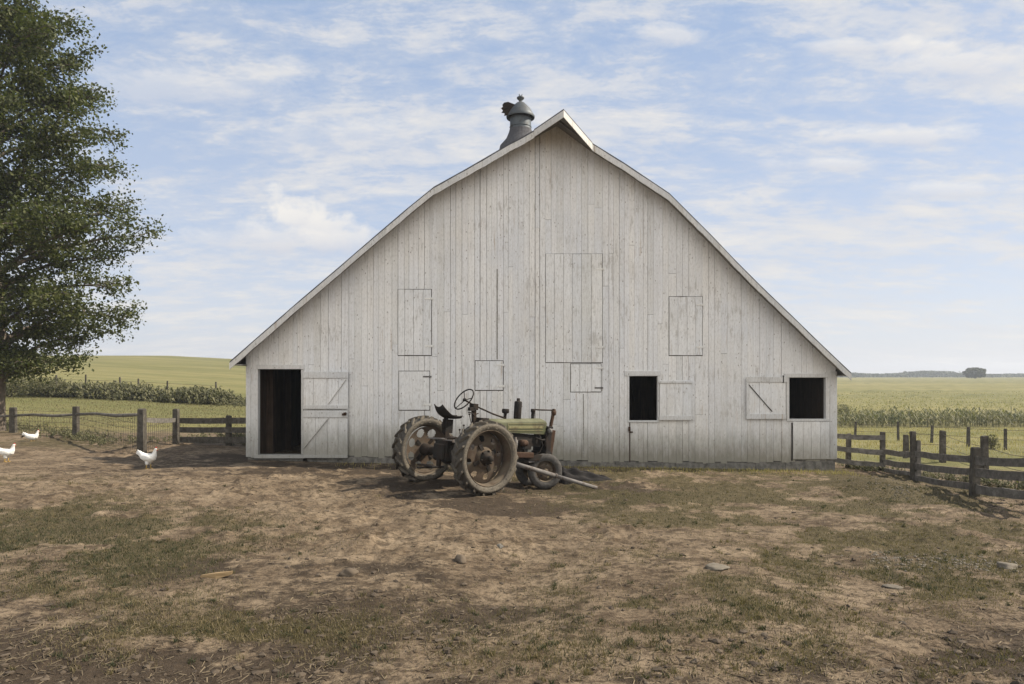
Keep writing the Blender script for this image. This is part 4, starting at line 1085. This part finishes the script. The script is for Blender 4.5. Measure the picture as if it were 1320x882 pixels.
def left_fence():
    ps = [(-45, 556, 524, .17), (17, 558.5, 526, .17), (98, 563, 524.5, .17)]
    b = [G(p[0], p[1]) for p in ps]
    gp = G(183, 584)
    r = empty('mesh_fence', b[2]); tag(r, 'farm fence of woven wire under a round top pole left of the barn', 'fence')
    for p, q in zip(ps, b): post_mb(q, top_at(q, p[2]), p[3], r.location).build('post', M['darkwood'], r)
    post_mb(gp, top_at(gp, 528), .155, r.location).build('post', M['darkwood'], r)
    last = G(227, 571); post_mb(last, top_at(last, 528), .16, r.location).build('post', M['darkwood'], r)
    allp = b + [gp]
    rows = [(535, 536), (536, 534.5), (534.5, 534.5)]
    for i in range(3):
        a, c = allp[i], allp[i + 1]
        pa = Vector((a.x, a.y, CZ - (rows[i][0] - HY) / F * a.y)); pc = Vector((c.x, c.y, CZ - (rows[i][1] - HY) / F * c.y))
        mb = MB(r.location); mb.path([pa, pa.lerp(pc, .33) + Vector((0, 0, .03)), pa.lerp(pc, .66) - Vector((0, 0, .03)), pc], [.045, .04, .05, .042], 8); mb.build('pole_rail', M['greywood'], r)
        n = max(2, int((c - a).length / .16)); mb = MB(r.location)
        for k in range(n + 1):
            q = a.lerp(c, k / n); z0 = H1(q.x, q.y); mb.path([(q.x, q.y, z0), (q.x, q.y, pa.lerp(pc, k / n).z)], .0045, 4, False)
        for hh in (.12, .26, .42, .6, .78): mb.path([(a.x, a.y, a.z + hh), (c.x, c.y, c.z + hh)], .0055, 4, False)
        mb.build('wire_mesh', M['wire'], r)
    # rail and mesh between gate post and next post
    pa = Vector((gp.x, gp.y, CZ - (541 - HY) / F * gp.y)); pc = Vector((last.x, last.y, CZ - (541.5 - HY) / F * last.y))
    rail_mb(pa, pc, .13, .03, r.location).build('rail', M['greywood'], r)
    mb = MB(r.location); n = int((last - gp).length / .16)
    for k in range(n + 1):
        q = gp.lerp(last, k / n); mb.path([(q.x, q.y, H1(q.x, q.y)), (q.x, q.y, pa.lerp(pc, k / n).z)], .0045, 4, False)
    for hh in (.15, .3, .5, .7): mb.path([(gp.x, gp.y, gp.z + hh), (last.x, last.y, last.z + hh)], .0055, 4, False)
    mb.build('wire_mesh', M['wire'], r)
    # board gate section up to the barn
    e = Vector((XL - .08, D + 2.2, 0)); e.z = H1(e.x, e.y)
    s0 = last + Vector((.15, -.08, 0))
    r2 = empty('board_gate', (s0 + e) / 2); tag(r2, 'dark three board fence panel between the wire fence and the barn corner', 'fence')
    for (t0, t1) in ((538.5, 546), (550.5, 558), (562.5, 571)):
        def zz(q, py): return CZ - (py - HY) / F * q.y
        m0 = (t0 + t1) / 2; a = Vector((s0.x, s0.y, zz(s0, m0))); c = Vector((e.x, e.y, zz(e, m0)))
        rail_mb(a, c, (t1 - t0) / F * (s0.y + e.y) / 2, .035, r2.location, .01).build('board', M['darkwood'], r2)
    q = s0.lerp(e, .52) + Vector((0, .09, 0)); q.z = H1(q.x, q.y); post_mb(q, zz(q, 536.5) - q.z, .14, r2.location).build('post', M['darkwood'], r2)
    # thin posts along the weedy row in the field
    ps = [(72, 512, 486), (110, 512, 483), (155, 513, 489), (178, 514, 482), (215, 516, 485), (279, 519, 483)]
    bb = [G(p[0], p[1]) for p in ps]
    r3 = empty('wire_fence', bb[2]); tag(r3, 'slim wire fence standing along the weedy row in the left field', 'fence')
    for p, q in zip(ps, bb): post_mb(q, rnd.uniform(1.2, 1.45), .075, r3.location, (rnd.uniform(-.05, .05), 0)).build('post', M['darkwood'], r3)
    for i in range(len(bb) - 1):
        mb = MB(r3.location)
        for hh in (1.05, .7): mb.path([bb[i] + Vector((0, 0, hh)), bb[i + 1] + Vector((0, 0, hh))], .008, 4)
        mb.build('wire', M['wire'], r3)
left_fence()

# ------------------------------------------------------------------ plants
def leaf_cards(C, size, flat=.5, elong=1.8):
    """one small folded leaf (two triangles) per centre"""
    n = len(C); a = rng.uniform(0, 2 * np.pi, n); el = rng.normal(0, flat, n)
    d = np.stack([np.cos(a) * np.cos(el), np.sin(a) * np.cos(el), np.sin(el)], -1)
    up = np.stack([rng.normal(0, flat, n), rng.normal(0, flat, n), np.ones(n)], -1)
    s = np.cross(d, up); s /= np.linalg.norm(s, axis=1, keepdims=True) + 1e-9
    w = np.cross(s, d)
    L = (size * rng.uniform(.65, 1.3, n))[:, None]; W = L / elong
    V = np.stack([C - d * L * .5, C + s * W * .5 + w * L * .08, C + d * L * .5, C - s * W * .5 + w * L * .08], 1).reshape(-1, 3)
    b = np.arange(n)[:, None] * 4
    return V, np.concatenate([b + np.array([0, 1, 2]), b + np.array([0, 2, 3])], 0)

def build_tree():
    base = G(-9, 557); base.z = h1(base.x, base.y)
    T = empty('tree', base); tag(T, 'large leafy green shade tree at the left edge beside the wire fence', 'tree')
    r2 = np.random.default_rng(5); rr = random.Random(5)
    mb = MB()
    prof_h = [1.6, 2.5, 3.6, 4.9, 6.9, 9.2, 10.8, 12.1, 13.4, 14.4, 15.8]; prof_r = [2.0, 3.0, 4.2, 4.6, 4.7, 4.3, 3.7, 3.3, 2.7, 1.8, .5]
    trunk = [(0, 0, -.3), (.02, 0, .0), (.06, .03, 1.2), (.12, .1, 3.0), (.0, .05, 6), (-.1, 0, 9), (.05, .05, 12.5), (.0, 0, 15.3)]
    mb.path(trunk, [.46, .38, .30, .27, .22, .16, .09, .02], 14)
    tips = []
    nl = 96
    for k in range(nl):
        u = (k + .5) / nl; h = 2.1 + 13.0 * u ** .95; az = k * 2.399 + rr.uniform(-.3, .3)
        hr = h + .2
        Lr = float(np.interp(h, prof_h, prof_r)) * rr.choice((.55, .75, .9, 1.0, 1.0)) * rr.uniform(.9, 1.03)
        rise = rr.uniform(-.05, .45) + .45 * u
        droop = (.42 - .3 * u) * rr.uniform(.7, 1.3)
        tx = float(np.interp(h, [t[2] for t in trunk], [t[0] for t in trunk])); ty = float(np.interp(h, [t[2] for t in trunk], [t[1] for t in trunk]))
        pts = []; sw = rr.uniform(-.35, .35); h0 = h - .25 * Lr * (1 - u * .5) * .6
        for i in range(8):
            t = i / 7; a = az + sw * t
            z = h0 + Lr * (rise * t + .33 * t * (1 - u * .3) - droop * t * t * .9) + rr.uniform(-.05, .05)
            pts.append(Vector((tx + math.cos(a) * Lr * t, ty + math.sin(a) * Lr * t, max(z, .9))))
        r0 = .10 * (1 - u * .6)
        mb.path(pts, [r0 * (1 - .9 * i / 7) + .006 for i in range(8)], 6, False)
        # side branches with sprays
        ns = int(6 + Lr * 3.0)
        for j in range(ns):
            t = .18 + .82 * (j + rr.random()) / ns; i = min(6, int(t * 7)); p = pts[i].lerp(pts[i + 1], t * 7 - i)
            sd = 1 if j % 2 else -1; a = az + sw * t + sd * rr.uniform(.4, 1.15)
            Ls = Lr * rr.uniform(.16, .36) * (1.15 - .6 * t) + .25
            q = p + Vector((math.cos(a) * Ls, math.sin(a) * Ls, rr.uniform(-.45, .6) * Ls))
            mb.path([p, (p + q) / 2 + Vector((0, 0, .06)), q], [.022, .014, .006], 5, False)
            tips.append((p.lerp(q, .45), .5)); tips.append((p.lerp(q, .8), .62)); tips.append((q, .62))
        tips.append((pts[-1], .6))
    mb.build('trunk', M['bark'], T)
    C = []
    for (p, s) in tips:
        if p.z < 1.3: continue
        n = int(r2.uniform(10, 46)); s = s * r2.uniform(.6, 1.1)
        q = r2.normal(0, 1, (n, 3)); q /= np.linalg.norm(q, axis=1, keepdims=True); q *= (r2.random((n, 1)) ** .5)
        q = q * np.array([s, s, s * .8]) + np.array(p); q[:, 2] -= .12 * ((q[:, 0] - p.x) ** 2 + (q[:, 1] - p.y) ** 2) / s
        C.append(q)
    C = np.concatenate(C); C = C[C[:, 2] > 1.2]
    V, Fc = leaf_cards(C, .13, .75, 1.5)
    mesh_np('crown', V, Fc, M['leaf'], T)
build_tree()

def stalk_plants(name, x, y, h, mat, nleaf, leafl, label, cat, wid=.06, seed=0, stem=.01):
    """stalks with arching strap leaves, each plant its own size and turn"""
    n = len(x); z = base_h(x, y) - .03; V = []; Fc = []; nv = 0
    a0 = rng.uniform(0, 6.28, n)
    # stem: thin crossed quad pair -> triangular prism
    for k in range(nleaf):
        a = a0 + k * 2.4 + rng.normal(0, .3, n); hh = h * (.15 + .8 * (k + rng.random(n) * .6) / nleaf); L = leafl * h * rng.uniform(.6, 1.2, n)
        ca, sa = np.cos(a), np.sin(a); w = wid * rng.uniform(.7, 1.3, n)
        p0 = np.stack([x, y, z + hh], -1); p1 = p0 + np.stack([ca * L * .45, sa * L * .45, L * rng.uniform(.25, .6, n)], -1); p2 = p0 + np.stack([ca * L, sa * L, L * rng.uniform(-.35, .35, n)], -1)
        s = np.stack([-sa * w, ca * w, np.zeros(n)], -1)
        V.append(np.stack([p0 - s * .4, p0 + s * .4, p1 + s, p1 - s, p2], 1).reshape(-1, 3))
        b = nv + np.arange(n)[:, None] * 5; Fc += [b + np.array([0, 1, 2]), b + np.array([0, 2, 3]), b + np.array([3, 2, 4])]; nv += 5 * n
    st = stem; tri = [(st, 0), (-st * .5, st * .87), (-st * .5, -st * .87)]
    V.append(np.stack([np.stack([x + q[0], y + q[1], z], -1) for q in tri] + [np.stack([x + q[0] * .4, y + q[1] * .4, z + h], -1) for q in tri], 1).reshape(-1, 3))
    b = nv + np.arange(n)[:, None] * 6
    for t in ((0, 1, 4), (0, 4, 3), (1, 2, 5), (1, 5, 4), (2, 0, 3), (2, 3, 5)): Fc.append(b + np.array(t))
    o = mesh_np(name, np.concatenate(V), np.concatenate(Fc), mat); tag(o, label, cat, kind='stuff'); return o

def build_fields():
    # corn on the right
    rows = []
    y = 49.0
    while y < 104:
        x0, x1 = .30 * y, 1.0 * y; sp = .30 + .012 * (y - 49)
        xs = np.arange(x0, x1, sp); rows.append(np.stack([xs + rng.normal(0, .09, len(xs)), y + rng.normal(0, .1, len(xs)) + .02 * xs], -1)); y += .75 + .02 * (y - 49)
    A = np.concatenate(rows); A = A[rng.random(len(A)) > .06]
    hh = rng.uniform(.72, 1.1, len(A)) * (.9 + .35 * fbm(A[:, 0] * .15, A[:, 1] * .15, 3, 5))
    k = A[:, 1] < 55.2
    stalk_plants('corn', A[k, 0], A[k, 1], hh[k], M['corn'], 7, .55, 'green and yellow corn standing in rows on the right field', 'corn', .045, 0, .02)
    k = A[:, 1] > 57
    blades('corn_tassels', np.repeat(A[k, 0], 3) + rng.normal(0, .15, 3 * k.sum()), np.repeat(A[k, 1], 3) + rng.normal(0, .15, 3 * k.sum()), .06, .2, .08, M['tassel'], 'pale tassels and top leaves of the corn further back', 'corn', .9)
    # weedy row on the left
    n = 5200
    x = rng.uniform(-50, -6, n); yy = np.interp(x, [-50, -31, -15, -6], [46, 43.5, 43, 43]) + rng.normal(0, .85, n)
    k = fbm(x * .35, yy * .1, 3, 9); hh = (.05 + .85 * sstep(k, .25, .75)) * rng.uniform(.35, 1.1, n)
    stalk_plants('weeds', x, yy, hh, M['weed'], 7, .5, 'tall grey green weeds along the thin fence in the left field', 'weeds', .05, 0, .012)
    n = 900; x = rng.uniform(-27, -7.2, n); b0 = np.interp(x, [-27, -20.3, -16.6, -12, -9.3, -7.2], [28, 27.2, 25.2, 20.4, 22.5, 20.2]) + rng.normal(.1, .45, n)
    hh = rng.uniform(.06, .26, n) * (.4 + 1.1 * fbm(x * .6, b0 * .6, 3, 14))
    stalk_plants('fence_weeds', x, b0, hh, M['weed'], 7, .6, 'low ragged weeds growing at the foot of the left fence', 'weeds', .02, 0, .006)
    # meadow tussocks beyond both fences
    n = 30000; x = rng.uniform(-40, -6, n); y = 27 + 15 * rng.random(n); ok = x > -1.0 * y; x, y = x[ok], y[ok]
    blades('meadow_grass', x, y, .03, .09, .018, M['blade'], 'mown yellow green grass of the left meadow behind the fence', 'grass', .8)
    n = 26000; y = 19.5 + 29 * rng.random(n) ** .8; x = rng.uniform(8.5, 50, n); g, m, f = cover(x, y); ok = (x < 1.0 * y) & (x > .36 * y) & (rng.random(n) < f); x, y = x[ok], y[ok]
    blades('rough_grass', x, y, .05, .2, .018, M['blade_yellow'], 'rough pale grass between the right fences and the corn', 'grass', .8)
    # weeds along the right fence and at the barn foot
    n = 700; t = rng.random(n); x = 8.6 + 4.4 * t; y = np.interp(x, [8.6, 9.2, 9.5, 10.3, 13], [17.9, 17.3, 16.3, 14.2, 11.6]) + rng.normal(0, .3, n)
    stalk_plants('fence_weeds', x, y, rng.uniform(.06, .22, n), M['weed'], 6, .7, 'low green weeds growing under the right board fence', 'weeds', .014, 0, .004)
    n = 5200; x = rng.uniform(-4.2, 8.2, n); y = D - .16 - np.abs(rng.normal(0, .45, n)); ok = rng.random(n) < (.2 + .8 * sstep(x, 0, 2.5)); x, y = x[ok], y[ok]
    blades('wall_grass', x, y, .02, .11, .007, M['blade_yellow'], 'yellow grass tufts growing along the foot of the barn wall', 'grass', .7)
build_fields()

def bush(px, py, w, h, label, n=1500, leaf=.09):
    c = G(px, py); T = empty('bush', c); tag(T, label, 'bush')
    mb = MB(); q = rng.normal(0, 1, (n, 3)); q /= np.linalg.norm(q, axis=1, keepdims=True); q *= rng.random((n, 1)) ** .4
    k = 1 + .25 * np.sin(q[:, :1] * 5 + 1) * np.sin(q[:, 2:] * 4)
    C = q * np.array([w / 2, w / 2, h / 2]) * k + np.array([0, 0, h * .52]); C = C[C[:, 2] > .02]
    for a in range(7):
        t = a * .9; mb.path([(0, 0, -.1), (math.cos(t) * w * .15, math.sin(t) * w * .15, h * .4), (math.cos(t) * w * .3, math.sin(t) * w * .3, h * .75)], [.02, .014, .005], 5)
    mb.build('stem', M['bark'], T); V, Fc = leaf_cards(C, leaf, .7, 1.6); mesh_np('foliage', V, Fc, M['weed'], T)
bush(1085, 545, 1.6, 1.5, 'dark green bush close behind the right corner of the barn')
bush(1279, 581, .45, .62, 'small dark bush behind the right fence posts', 700, .06)
bush(12, 512, 3.2, 1.6, 'dark shrub behind the tree trunk at the left edge', 2200, .12)
bush(62, 512, 2.6, 1.25, 'broad dark shrub at the left end of the weedy row', 1800, .11)

def build_far():
    # far wood along the right horizon
    n = 26000; x = rng.uniform(60, 620, n); top = 1.5 + 4.6 * fbm(x * .03, x * 0, 4, 3) ** 1.3
    y = 560 + rng.normal(0, 9, n) + .02 * x; z = base_h(x, y) + top * rng.random(n) ** .8
    V, Fc = leaf_cards(np.stack([x, y, z], -1), 2.0, .8, 1.3); o = mesh_np('far_wood', V, Fc, M['farleaf']); tag(o, 'far strip of hazy woodland along the right horizon', 'woodland', kind='stuff')
    # single round tree
    d = 330.; c = Vector(((1257 - CX) / F * d, d, 0)); c.z = h1(c.x, c.y)
    T = empty('round_tree', c); tag(T, 'lone rounded tree far out on the right horizon', 'tree')
    s = d / F; n = 2600; q = rng.normal(0, 1, (n, 3)); q /= np.linalg.norm(q, axis=1, keepdims=True); q *= rng.random((n, 1)) ** .4
    top = CZ - (474.5 - HY) * s - c.z
    k = 1 + .16 * np.sin(q[:, :1] * 6 + .5) * np.cos(q[:, 2:] * 5)
    C = q * k * np.array([13.5 * s, 9 * s, top * .5]) + np.array([0, 0, top * .52])
    C = C[C[:, 2] > .5]
    V, Fc = leaf_cards(C, 1.0, .8, 1.3); mesh_np('crown', V, Fc, M['farleaf'], T)
    mb = MB(); mb.path([(0, 0, -1), (0, 0, top * .3), (.2, 0, top * .7)], [.5, .4, .15], 8); mb.path([(0, 0, top * .3), (1.4, 0, top * .6)], [.25, .1], 6); mb.build('trunk', M['bark'], T)
build_far()

# ------------------------------------------------------------------ chickens
def chicken_body(crouch=False, dark_tail=False):
    """one continuous lofted and fused body: tail, back, breast, neck and head along +X"""
    hz = .10 if crouch else .20
    spine = [(-.235, .155, .008, .02), (-.215, .15, .028, .05), (-.17, .115, .05, .055), (-.11, .07, .075, .075), (-.03, .035, .095, .095), (.05, .03, .10, .10), (.105, .055, .08, .085), (.135, .10, .055, .062), (.15, .15, .036, .042), (.16, .19, .03, .034), (.172, .218, .03, .032), (.19, .222, .024, .026), (.205, .218, .01, .012)]
    bm = bmesh.new(); rings = []
    n = 16
    for i, (x, z, w, h) in enumerate(spine):
        a = spine[max(0, i - 1)]; b = spine[min(len(spine) - 1, i + 1)]; t = Vector((b[0] - a[0], 0, b[1] - a[1])).normalized(); up = Vector((-t.z, 0, t.x))
        rings.append([bm.verts.new(Vector((x, 0, z + hz)) + Vector((0, 1, 0)) * w * math.cos(q) + up * h * math.sin(q)) for q in np.linspace(0, 2 * math.pi, n, endpoint=False)])
    for r0, r1 in zip(rings[:-1], rings[1:]):
        for k in range(n): bm.faces.new((r0[k], r0[(k + 1) % n], r1[(k + 1) % n], r1[k]))
    bm.faces.new(rings[0][::-1]); bm.faces.new(rings[-1])
    # tail feathers fan and folded wings are fused in
    def blob(c, s, rot=0):
        ret = bmesh.ops.create_icosphere(bm, subdivisions=3, radius=1); M4 = Matrix.Translation(c) @ Matrix.Rotation(rot, 4, 'Y') @ Matrix.Diagonal((*s, 1))
        for v in ret['verts']: v.co = M4 @ v.co
    for k, ang in enumerate((-.95, -.7, -.45)): blob(Vector((-.205 - .005 * k, 0, .15 + hz - .022 * k)), (.075, .016, .022), -ang if False else ang * -1 + math.pi)
    for sd in (-1, 1): blob(Vector((-.02, sd * .085, .045 + hz)), (.12, .022, .06), .18)
    if not crouch:
        for sd in (-1, 1): blob(Vector((-.0, sd * .045, hz - .065)), (.042, .03, .055))
    bmesh.ops.recalc_face_normals(bm, faces=bm.faces)
    me = bpy.data.meshes.new('tmp'); bm.to_mesh(me); bm.free()
    o = bpy.data.objects.new('tmp', me); col.objects.link(o)
    m = o.modifiers.new('r', 'REMESH'); m.mode = 'VOXEL'; m.voxel_size = .007
    s = o.modifiers.new('s', 'SMOOTH'); s.iterations = 4
    bpy.context.view_layer.update()
    me2 = bpy.data.meshes.new_from_object(o.evaluated_get(bpy.context.evaluated_depsgraph_get()))
    bpy.data.objects.remove(o); bpy.data.meshes.remove(me)
    for p in me2.polygons: p.use_smooth = True
    me2.materials.clear()
    return me2, hz
def chicken(px, py, scale, heading, label, crouch=False):
    me, hz = chicken_body(crouch); c = G(px, py)
    o = link('chicken', me, M['feather']); o.location = c; o.rotation_euler = (0, 0, heading); o.scale = (scale,) * 3
    tag(o, label, 'chicken', 'white chickens in the yard')
    mb = MB(); pts = [(.165, .245), (.172, .268), (.178, .254), (.186, .274), (.192, .256), (.2, .268), (.204, .243)]
    mb.prism([Vector((x, -.005, z + hz)) for x, z in pts], (0, .01, 0)); mb.build('comb', M['comb'], o); mb = MB(); mb.box((.2, 0, .198 + hz), (.012, .014, .026)); mb.build('wattle', M['comb'], o)
    mb = MB(); mb.path([(.2, 0, .222 + hz), (.232, 0, .212 + hz)], [.009, .002], 6); mb.build('beak', M['beak'], o)
    for sd in (-1, 1):
        mb = MB(); x0 = .0 + (.02 if sd > 0 else -.02); top = hz - .05
        mb.path([(x0, sd * .045, max(top, .05)), (x0 + .012, sd * .045, .06 if not crouch else .03), (x0, sd * .045, .005)], .0095, 6)
        for a in (-.5, 0, .5): mb.path([(x0, sd * .045, .008), (x0 + .055 * math.cos(a), sd * .045 + .055 * math.sin(a), .004)], [.008, .003], 5)
        mb.path([(x0, sd * .045, .008), (x0 - .03, sd * .045, .004)], [.007, .003], 5); mb.build('leg', M['beak'], o)
    for sd in (-1, 1):
        mb = MB(); mb.lathe([(0, -.003), (.004, 0), (0, .003)], (.185, sd * .029, .226 + hz), 'Y', 8); mb.build('eye', M['black'], o)
    if crouch:
        mb = MB()
        for k in range(4): mb.path([(-.17, -.02 + .012 * k, .11 + hz), (-.24, -.03 + .02 * k, .09 + hz - .012 * k), (-.32, -.03 + .02 * k, .05 + hz - .02 * k)], [.02, .018, .004], 6, True, (.5, 1.2))
        mb.build('tail_feathers', M['darkfeather'], o)
    return o
chicken(191, 605, 1.0, R(-6), 'white chicken standing in front of the thick fence post by the barn shadow')
chicken(8, 596.5, .9, R(12), 'white chicken standing at the left edge of the yard nearest the frame corner')
chicken(41, 569, .92, R(20), 'white chicken with a dark tail crouching below the wire fence', True)

# ------------------------------------------------------------------ sky, sun, haze
SUN_EL, SUN_AZ = R(41), R(7)            # azimuth measured from +X towards +Y
sd = Vector((math.cos(SUN_EL) * math.cos(SUN_AZ), math.cos(SUN_EL) * math.sin(SUN_AZ), math.sin(SUN_EL)))
sl = bpy.data.lights.new('sun', 'SUN'); sl.energy = 4.8; sl.angle = R(.53); sl.color = (1, .90, .765)
so = bpy.data.objects.new('sun', sl); col.objects.link(so); so.rotation_euler = sd.to_track_quat('Z', 'Y').to_euler()
w = bpy.data.worlds.new('World'); scene.world = w; w.use_nodes = True
t = NT.__new__(NT); t.t = w.node_tree; t.t.nodes.clear(); t.out = t.t.nodes.new('ShaderNodeOutputWorld')
sky = t.n('TexSky', sky_type='NISHITA'); sky.sun_disc = False; sky.sun_elevation = SUN_EL; sky.sun_rotation = R(90) - SUN_AZ
sky.air_density = 1.0; sky.dust_density = 1.6; sky.ozone_density = 1.2; sky.altitude = 200
dirv = t.n('TexCoord').outputs['Generated']
sx = t.n('SeparateXYZ'); t.l(dirv, sx.inputs[0]); zc = t.math('MAXIMUM', sx.outputs[2], 0.0)
den = t.math('ADD', zc, .16)
pv = t.n('CombineXYZ'); t.l(t.math('DIVIDE', sx.outputs[0], den), pv.inputs[0]); t.l(t.math('DIVIDE', sx.outputs[1], den), pv.inputs[1])
def mp(scale, rot=0, loc=(0, 0, 0)):
    m = t.n('Mapping'); t.l(pv.outputs[0], m.inputs[0]); m.inputs['Scale'].default_value = scale; m.inputs['Rotation'].default_value = (0, 0, rot); m.inputs['Location'].default_value = loc; return m.outputs[0]
c1 = t.noise(mp((.5, 1.0, 1), .45, (2.3, .4, 0)), 1.0, 8, .58, .5)
c2 = t.noise(mp((1.7, 3.6, 1), .25, (5, 1, 0)), 1.0, 9, .66, .4)
c3 = t.noise(mp((7, 11, 1), .1), 1.0, 7, .7, .2)
cf = t.math('ADD', t.math('ADD', t.math('MULTIPLY', c1, .34), t.math('MULTIPLY', c2, .34)), t.math('MULTIPLY', c3, .32))
cloud = t.ramp(cf, [(.445, 0), (.495, .26), (.53, .66), (.585, 1)])
grad = t.ramp(zc, [(0, (.80, .82, .90)), (.10, (.73, .785, .92)), (.22, (.61, .705, .895)), (.45, (.455, .59, .835)), (1, (.32, .46, .74))])
grad = t.mix(1, grad, (5.45, 5.45, 5.45), 'MULTIPLY')
skyc = t.mix(.8, sky.outputs[0], grad)
ccol = t.mix(t.ramp(c2, [(.35, 0), (.65, 1)]), (4.3, 4.38, 4.65), (5.1, 4.98, 4.85))
fin = t.mix(t.math('MULTIPLY', cloud, .92), skyc, ccol)
# one small cumulus low on the left
def around(px, py, wx_, wz_):
    dx = (px - CX) / F; dz = -(py - HY) / F
    ux = t.math('DIVIDE', sx.outputs[0], t.math('MAXIMUM', sx.outputs[1], .01)); uz = t.math('DIVIDE', sx.outputs[2], t.math('MAXIMUM', sx.outputs[1], .01))
    a = t.math('DIVIDE', t.math('SUBTRACT', ux, dx), wx_); b = t.math('DIVIDE', t.math('SUBTRACT', uz, dz), wz_)
    return a, b, t.math('SQRT', t.math('ADD', t.math('MULTIPLY', a, a), t.math('MULTIPLY', b, b)))
m3 = t.n('Mapping'); t.l(dirv, m3.inputs[0]); m3.inputs['Scale'].default_value = (13, 13, 34)
pn = t.noise(m3.outputs[0], 1, 8, .62, .3)
m4 = t.n('Mapping'); t.l(dirv, m4.inputs[0]); m4.inputs['Scale'].default_value = (22, 22, 26); pn4 = t.noise(m4.outputs[0], 1, 9, .6, .2)
for (px_, py_, w_, h_, am) in ((382, 286, .062, .044, .97), (430, 300, .05, .036, .8), (345, 300, .05, .0358, .6), (335, 305, .10, .024, .6), (440, 308, .06, .02, .5), (1160, 175, .13, .016, .75), (1075, 212, .10, .011, .6), (1250, 80, .12, .035, .75), (1120, 60, .15, .012, .55), (1250, 245, .12, .012, .55), (850, 45, .08, .02, .6), (250, 110, .22, .035, .45), (460, 175, .16, .03, .35)):
    a, b, rr_ = around(px_, py_, w_, h_)
    pn_ = pn4 if h_ > .0355 and w_ < .1 else pn
    f = t.math('SUBTRACT', t.math('ADD', 1.0, t.math('MULTIPLY', t.math('SUBTRACT', pn_, .5), 3.4)), rr_)
    lit = t.mix(t.maprange(t.math('ADD', b, t.math('MULTIPLY', pn, .8)), -.4, 1.0, 0, 1), (4.1, 4.2, 4.6), (5.75, 5.55, 5.25))
    fin = t.mix(t.math('MULTIPLY', t.maprange(f, .0, .75, 0, 1), am), fin, lit)
# added brightness in the unseen sky behind the camera, lifts the shaded barn front
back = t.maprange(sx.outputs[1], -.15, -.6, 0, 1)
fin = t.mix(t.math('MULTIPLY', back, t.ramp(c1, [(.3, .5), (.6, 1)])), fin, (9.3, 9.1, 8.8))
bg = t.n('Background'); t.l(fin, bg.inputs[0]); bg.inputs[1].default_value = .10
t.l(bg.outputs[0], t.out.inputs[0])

HAZE = True
if HAZE:
    mb = MB(); mb.box2((-900, -30, -30), (900, 1200, 26)); hm = bpy.data.materials.new('haze_air'); hm.use_nodes = True; nt = hm.node_tree; nt.nodes.clear()
    oo = nt.nodes.new('ShaderNodeOutputMaterial'); pvn = nt.nodes.new('ShaderNodeVolumePrincipled'); pvn.inputs['Density'].default_value = .0006; pvn.inputs['Color'].default_value = (.82, .88, .96, 1)
    pvn.inputs['Anisotropy'].default_value = .2
    nt.links.new(pvn.outputs[0], oo.inputs['Volume'])
    hzo = mb.build('haze', hm); tag(hzo, kind='stuff')

# ------------------------------------------------------------------ camera and render settings
cam = bpy.data.cameras.new('camera'); co = bpy.data.objects.new('camera', cam); col.objects.link(co); scene.camera = co
co.location = (0, 0, CZ); co.rotation_euler = (R(90), 0, 0)
cam.sensor_width = 36; cam.lens = 36 * F / 1320; cam.shift_y = (HY - 441) / 1320; cam.clip_start = .1; cam.clip_end = 5000
vs = scene.view_settings; vs.view_transform = 'Standard'; vs.look = 'None'; vs.gamma = 1; vs.use_curve_mapping = False; vs.exposure = 0.7
scene.cycles.use_denoising = True
scene.cycles.max_bounces = 6; scene.cycles.volume_bounces = 0
